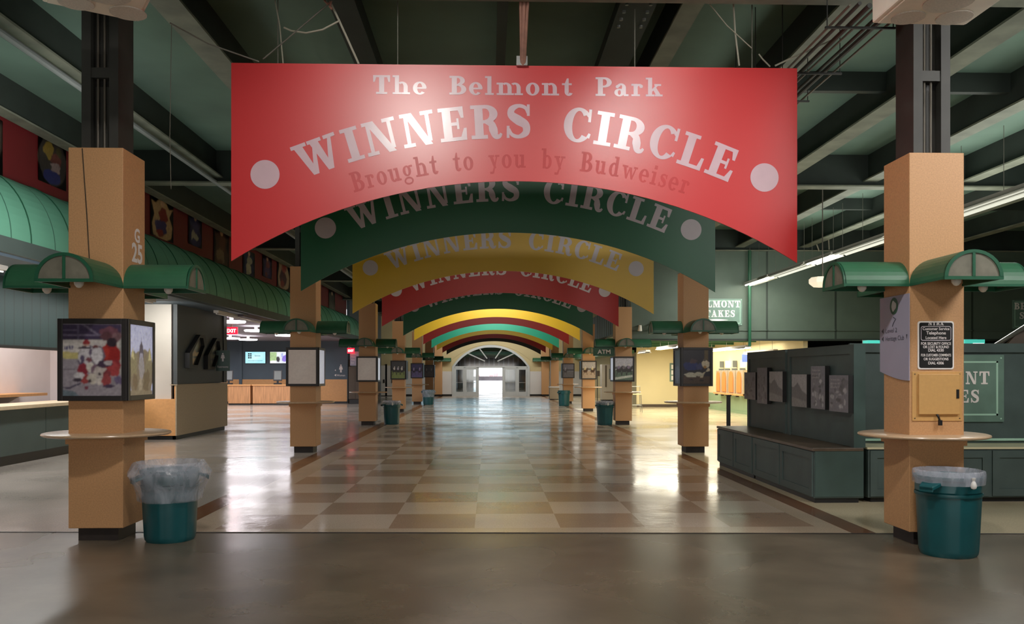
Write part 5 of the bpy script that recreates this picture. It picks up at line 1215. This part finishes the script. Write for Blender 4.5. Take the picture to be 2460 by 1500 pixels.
# loudspeakers
def speaker(lab, c, rz, L_=.86, D=.85):
    t = thing('loudspeaker', lab, 'loudspeaker', c, rz, group='beige loudspeaker cabinets at the top of the columns')
    MB().box((0,-D,0),(L_,0,.30)).build('cabinet', 'speaker', t, bevel=.02)
    MB().box((.04,-D+.04,-.012),(L_-.04,-.04,0)).build('baffle', 'speaker', t)
    for x, y, r_ in ((.24,-.18,.14),(.64,-.20,.15),(.42,-.50,.20)): m_ = MB(); m_.lathe([(r_,-.012),(r_,-.022),(r_*.9,-.022),(r_*.5,-.016),(.01,-.014)], (x,y,0), 28); m_.build('grille', 'speaker_grille', t, smooth=True)
    m_ = MB()
    for x in (.15,L_-.15): m_.tube([(x,-.4,.30),(x,-.4,ZC-c[2])], .015, 8)
    m_.build('hanger_rod', 'steel', t)
    return t
zq = 4.77
a = atZ(2094,57,zq); speaker('beige loudspeaker cabinet above the black-notice column', a, 0.02)
a, b = atZ(100,5,zq), atZ(336,54,zq); d = (b-a); rz = math.atan2(d.y, d.x); L_ = d.length
speaker('beige loudspeaker cabinet above the G 25 column, turned toward the hall', a, rz, L_, .8)

# ------------------------------------------------------------------ light
def area(name, loc, size, power, color=(1,1,1), target=None, sy=None, spread=None):
    l = bpy.data.lights.new(name, 'AREA'); l.energy = power; l.color = color; l.size = size
    if sy: l.shape = 'RECTANGLE'; l.size_y = sy
    if spread: l.spread = spread
    o = bpy.data.objects.new(name, l); COL.objects.link(o); o.location = loc
    if target is not None: o.rotation_euler = (Vector(target)-Vector(loc)).to_track_quat('-Z','Y').to_euler()
    return o
WARM = (1,.88,.72); COOL = (.86,.93,1.0); NEUT = (1,.96,.9)
def down(name, loc, sx, sy, power, color, up=False):
    o = area(name, loc, sx, power, color, None, sy); o.rotation_euler = (PI if up else 0, 0, 0); return o
area('lamp_front', (-1.2,4.2,5.9), .4, 138, (1,.94,.87), (-1.0,9,2.6))
area('lamp_front', (1.95,4.2,5.9), .36, 138, (1,.94,.89), (1.7,9,2.6))
area('fill_entrance', (0,-5,1.7), 8, 250, (1,.93,.86), (0,9,3.0), 2.6)  # added fill from behind the camera, not a fixture of the hall
area('fill_kiosk', (6.5,5.0,5.2), 1.5, 165, (1,.97,.93), (6.3,10.8,1.0), 1.5)  # added fill to brighten the kiosk and its sign
down('lamp_fill_hall', (0.2,18.9,5.5), 3, 1.2, 52, (1,.92,.86))  # added overhead fill for hall ambience, no fixture modelled
area('lamp_fill_hall', (0.2,30,5.4), 2, 170, (1,.98,.86), (0.2,33,3))
area('lamp_fill_hall', (0.2,39,5.4), 2, 170, (.9,1,.98), (0.2,42,3))  # added ambient fill toward the green banner beyond
area('fill_end_wall', (0.2,57.6,4.6), 7, 170, (1,.95,.86), (0.2,61.5,2.0), .6)  # added fill behind the last banner to lift the end wall
area('fill_floor_sheen', (0.1,60.2,2.0), 11, 50, (.42,.80,1.0), (0.1,30,1.8), 2.6)  # added blue panel light for the floor sheen, standing in for daylight
down('lamp_passage', (0.3,74,3.2), 3, 14, 300, COOL)
down('fill_passage_ceiling', (0.3,73,1.2), 3, 12, 130, COOL, True)  # added upward fill for the passage ceiling, no lamp stands here
down('lamp_side_room', (-12.5,36,3.0), 8, 16, 980, (1,.95,.99))
area('fill_awning', (-3.2,11.5,2.9), 1.5, 46, (1,.97,.95), (-8.2,12.5,4.7), 1.5, 1.5)  # added fill aimed at the awning and frieze, no source of its own
down('lamp_under_awning', (-7.6,13.5,3.28), .2, 11, 180, (1,.97,.94))
area('lamp_under_awning', (-7.9,20.2,3.2), .6, 32, (1,.96,.9), (-7.9,21.6,1.0), .3)
down('lamp_kitchen', (-9.7,12,3.3), 1.6, 16, 330, (1,.95,.95))
down('lamp_low_room', (7.8,34.5,2.75), 4.5, 10, 620, (1,.92,.74))
down('lamp_right_end', (5.8,51,2.9), 1.5, 12, 200, (1,.93,.82))
down('lamp_trough', (XR,19,4.35), .3, 14, 230, NEUT)
down('fill_ceiling_right', (9.5,17,4.4), 3, 16, 340, (.96,1,.92), True)  # added uplights brightening the ceiling slab, separate from the trough tubes
down('fill_ceiling_right', (5.2,14,3.9), 1.2, 12, 50, (.96,1,.92), True)
down('lamp_left_up', (-5.0,14,4.0), 1.2, 14, 26, (.85,1,.95), True)
area('fill_header_wall', (8.0,25.6,4.3), 3, 66, (.98,1,.9), (8.0,27.4,3.0), .3)  # added wash to brighten the header wall beside the real trough tubes
sun = bpy.data.lights.new('sun', 'SUN'); sun.energy = 2.5; sun.angle = .02; so = bpy.data.objects.new('sun', sun); COL.objects.link(so); so.rotation_euler = (math.radians(-48), 0, math.radians(8))
w = bpy.data.worlds.new('world'); S.world = w; w.use_nodes = True; bg = w.node_tree.nodes['Background']
sk = w.node_tree.nodes.new('ShaderNodeTexSky'); sk.sky_type = 'HOSEK_WILKIE'; sk.turbidity = 6; sk.sun_direction = (0.1,0.6,0.75)
mx = w.node_tree.nodes.new('ShaderNodeMix'); mx.data_type = 'RGBA'; mx.inputs[0].default_value = .65; w.node_tree.links.new(sk.outputs[0], mx.inputs[6]); mx.inputs[7].default_value = (1,1.03,1.08,1); w.node_tree.links.new(mx.outputs[2], bg.inputs[0])
bg.inputs[1].default_value = 3.6
S.view_settings.view_transform = 'Standard'; S.view_settings.look = 'None'; S.view_settings.exposure = 0.0; S.view_settings.gamma = 1.08
S.cycles.max_bounces = 7; S.cycles.diffuse_bounces = 4; S.cycles.glossy_bounces = 3; S.cycles.transparent_max_bounces = 8
S.cycles.sample_clamp_indirect = 4; S.cycles.use_denoising = True; S.cycles.caustics_reflective = False; S.cycles.caustics_refractive = False
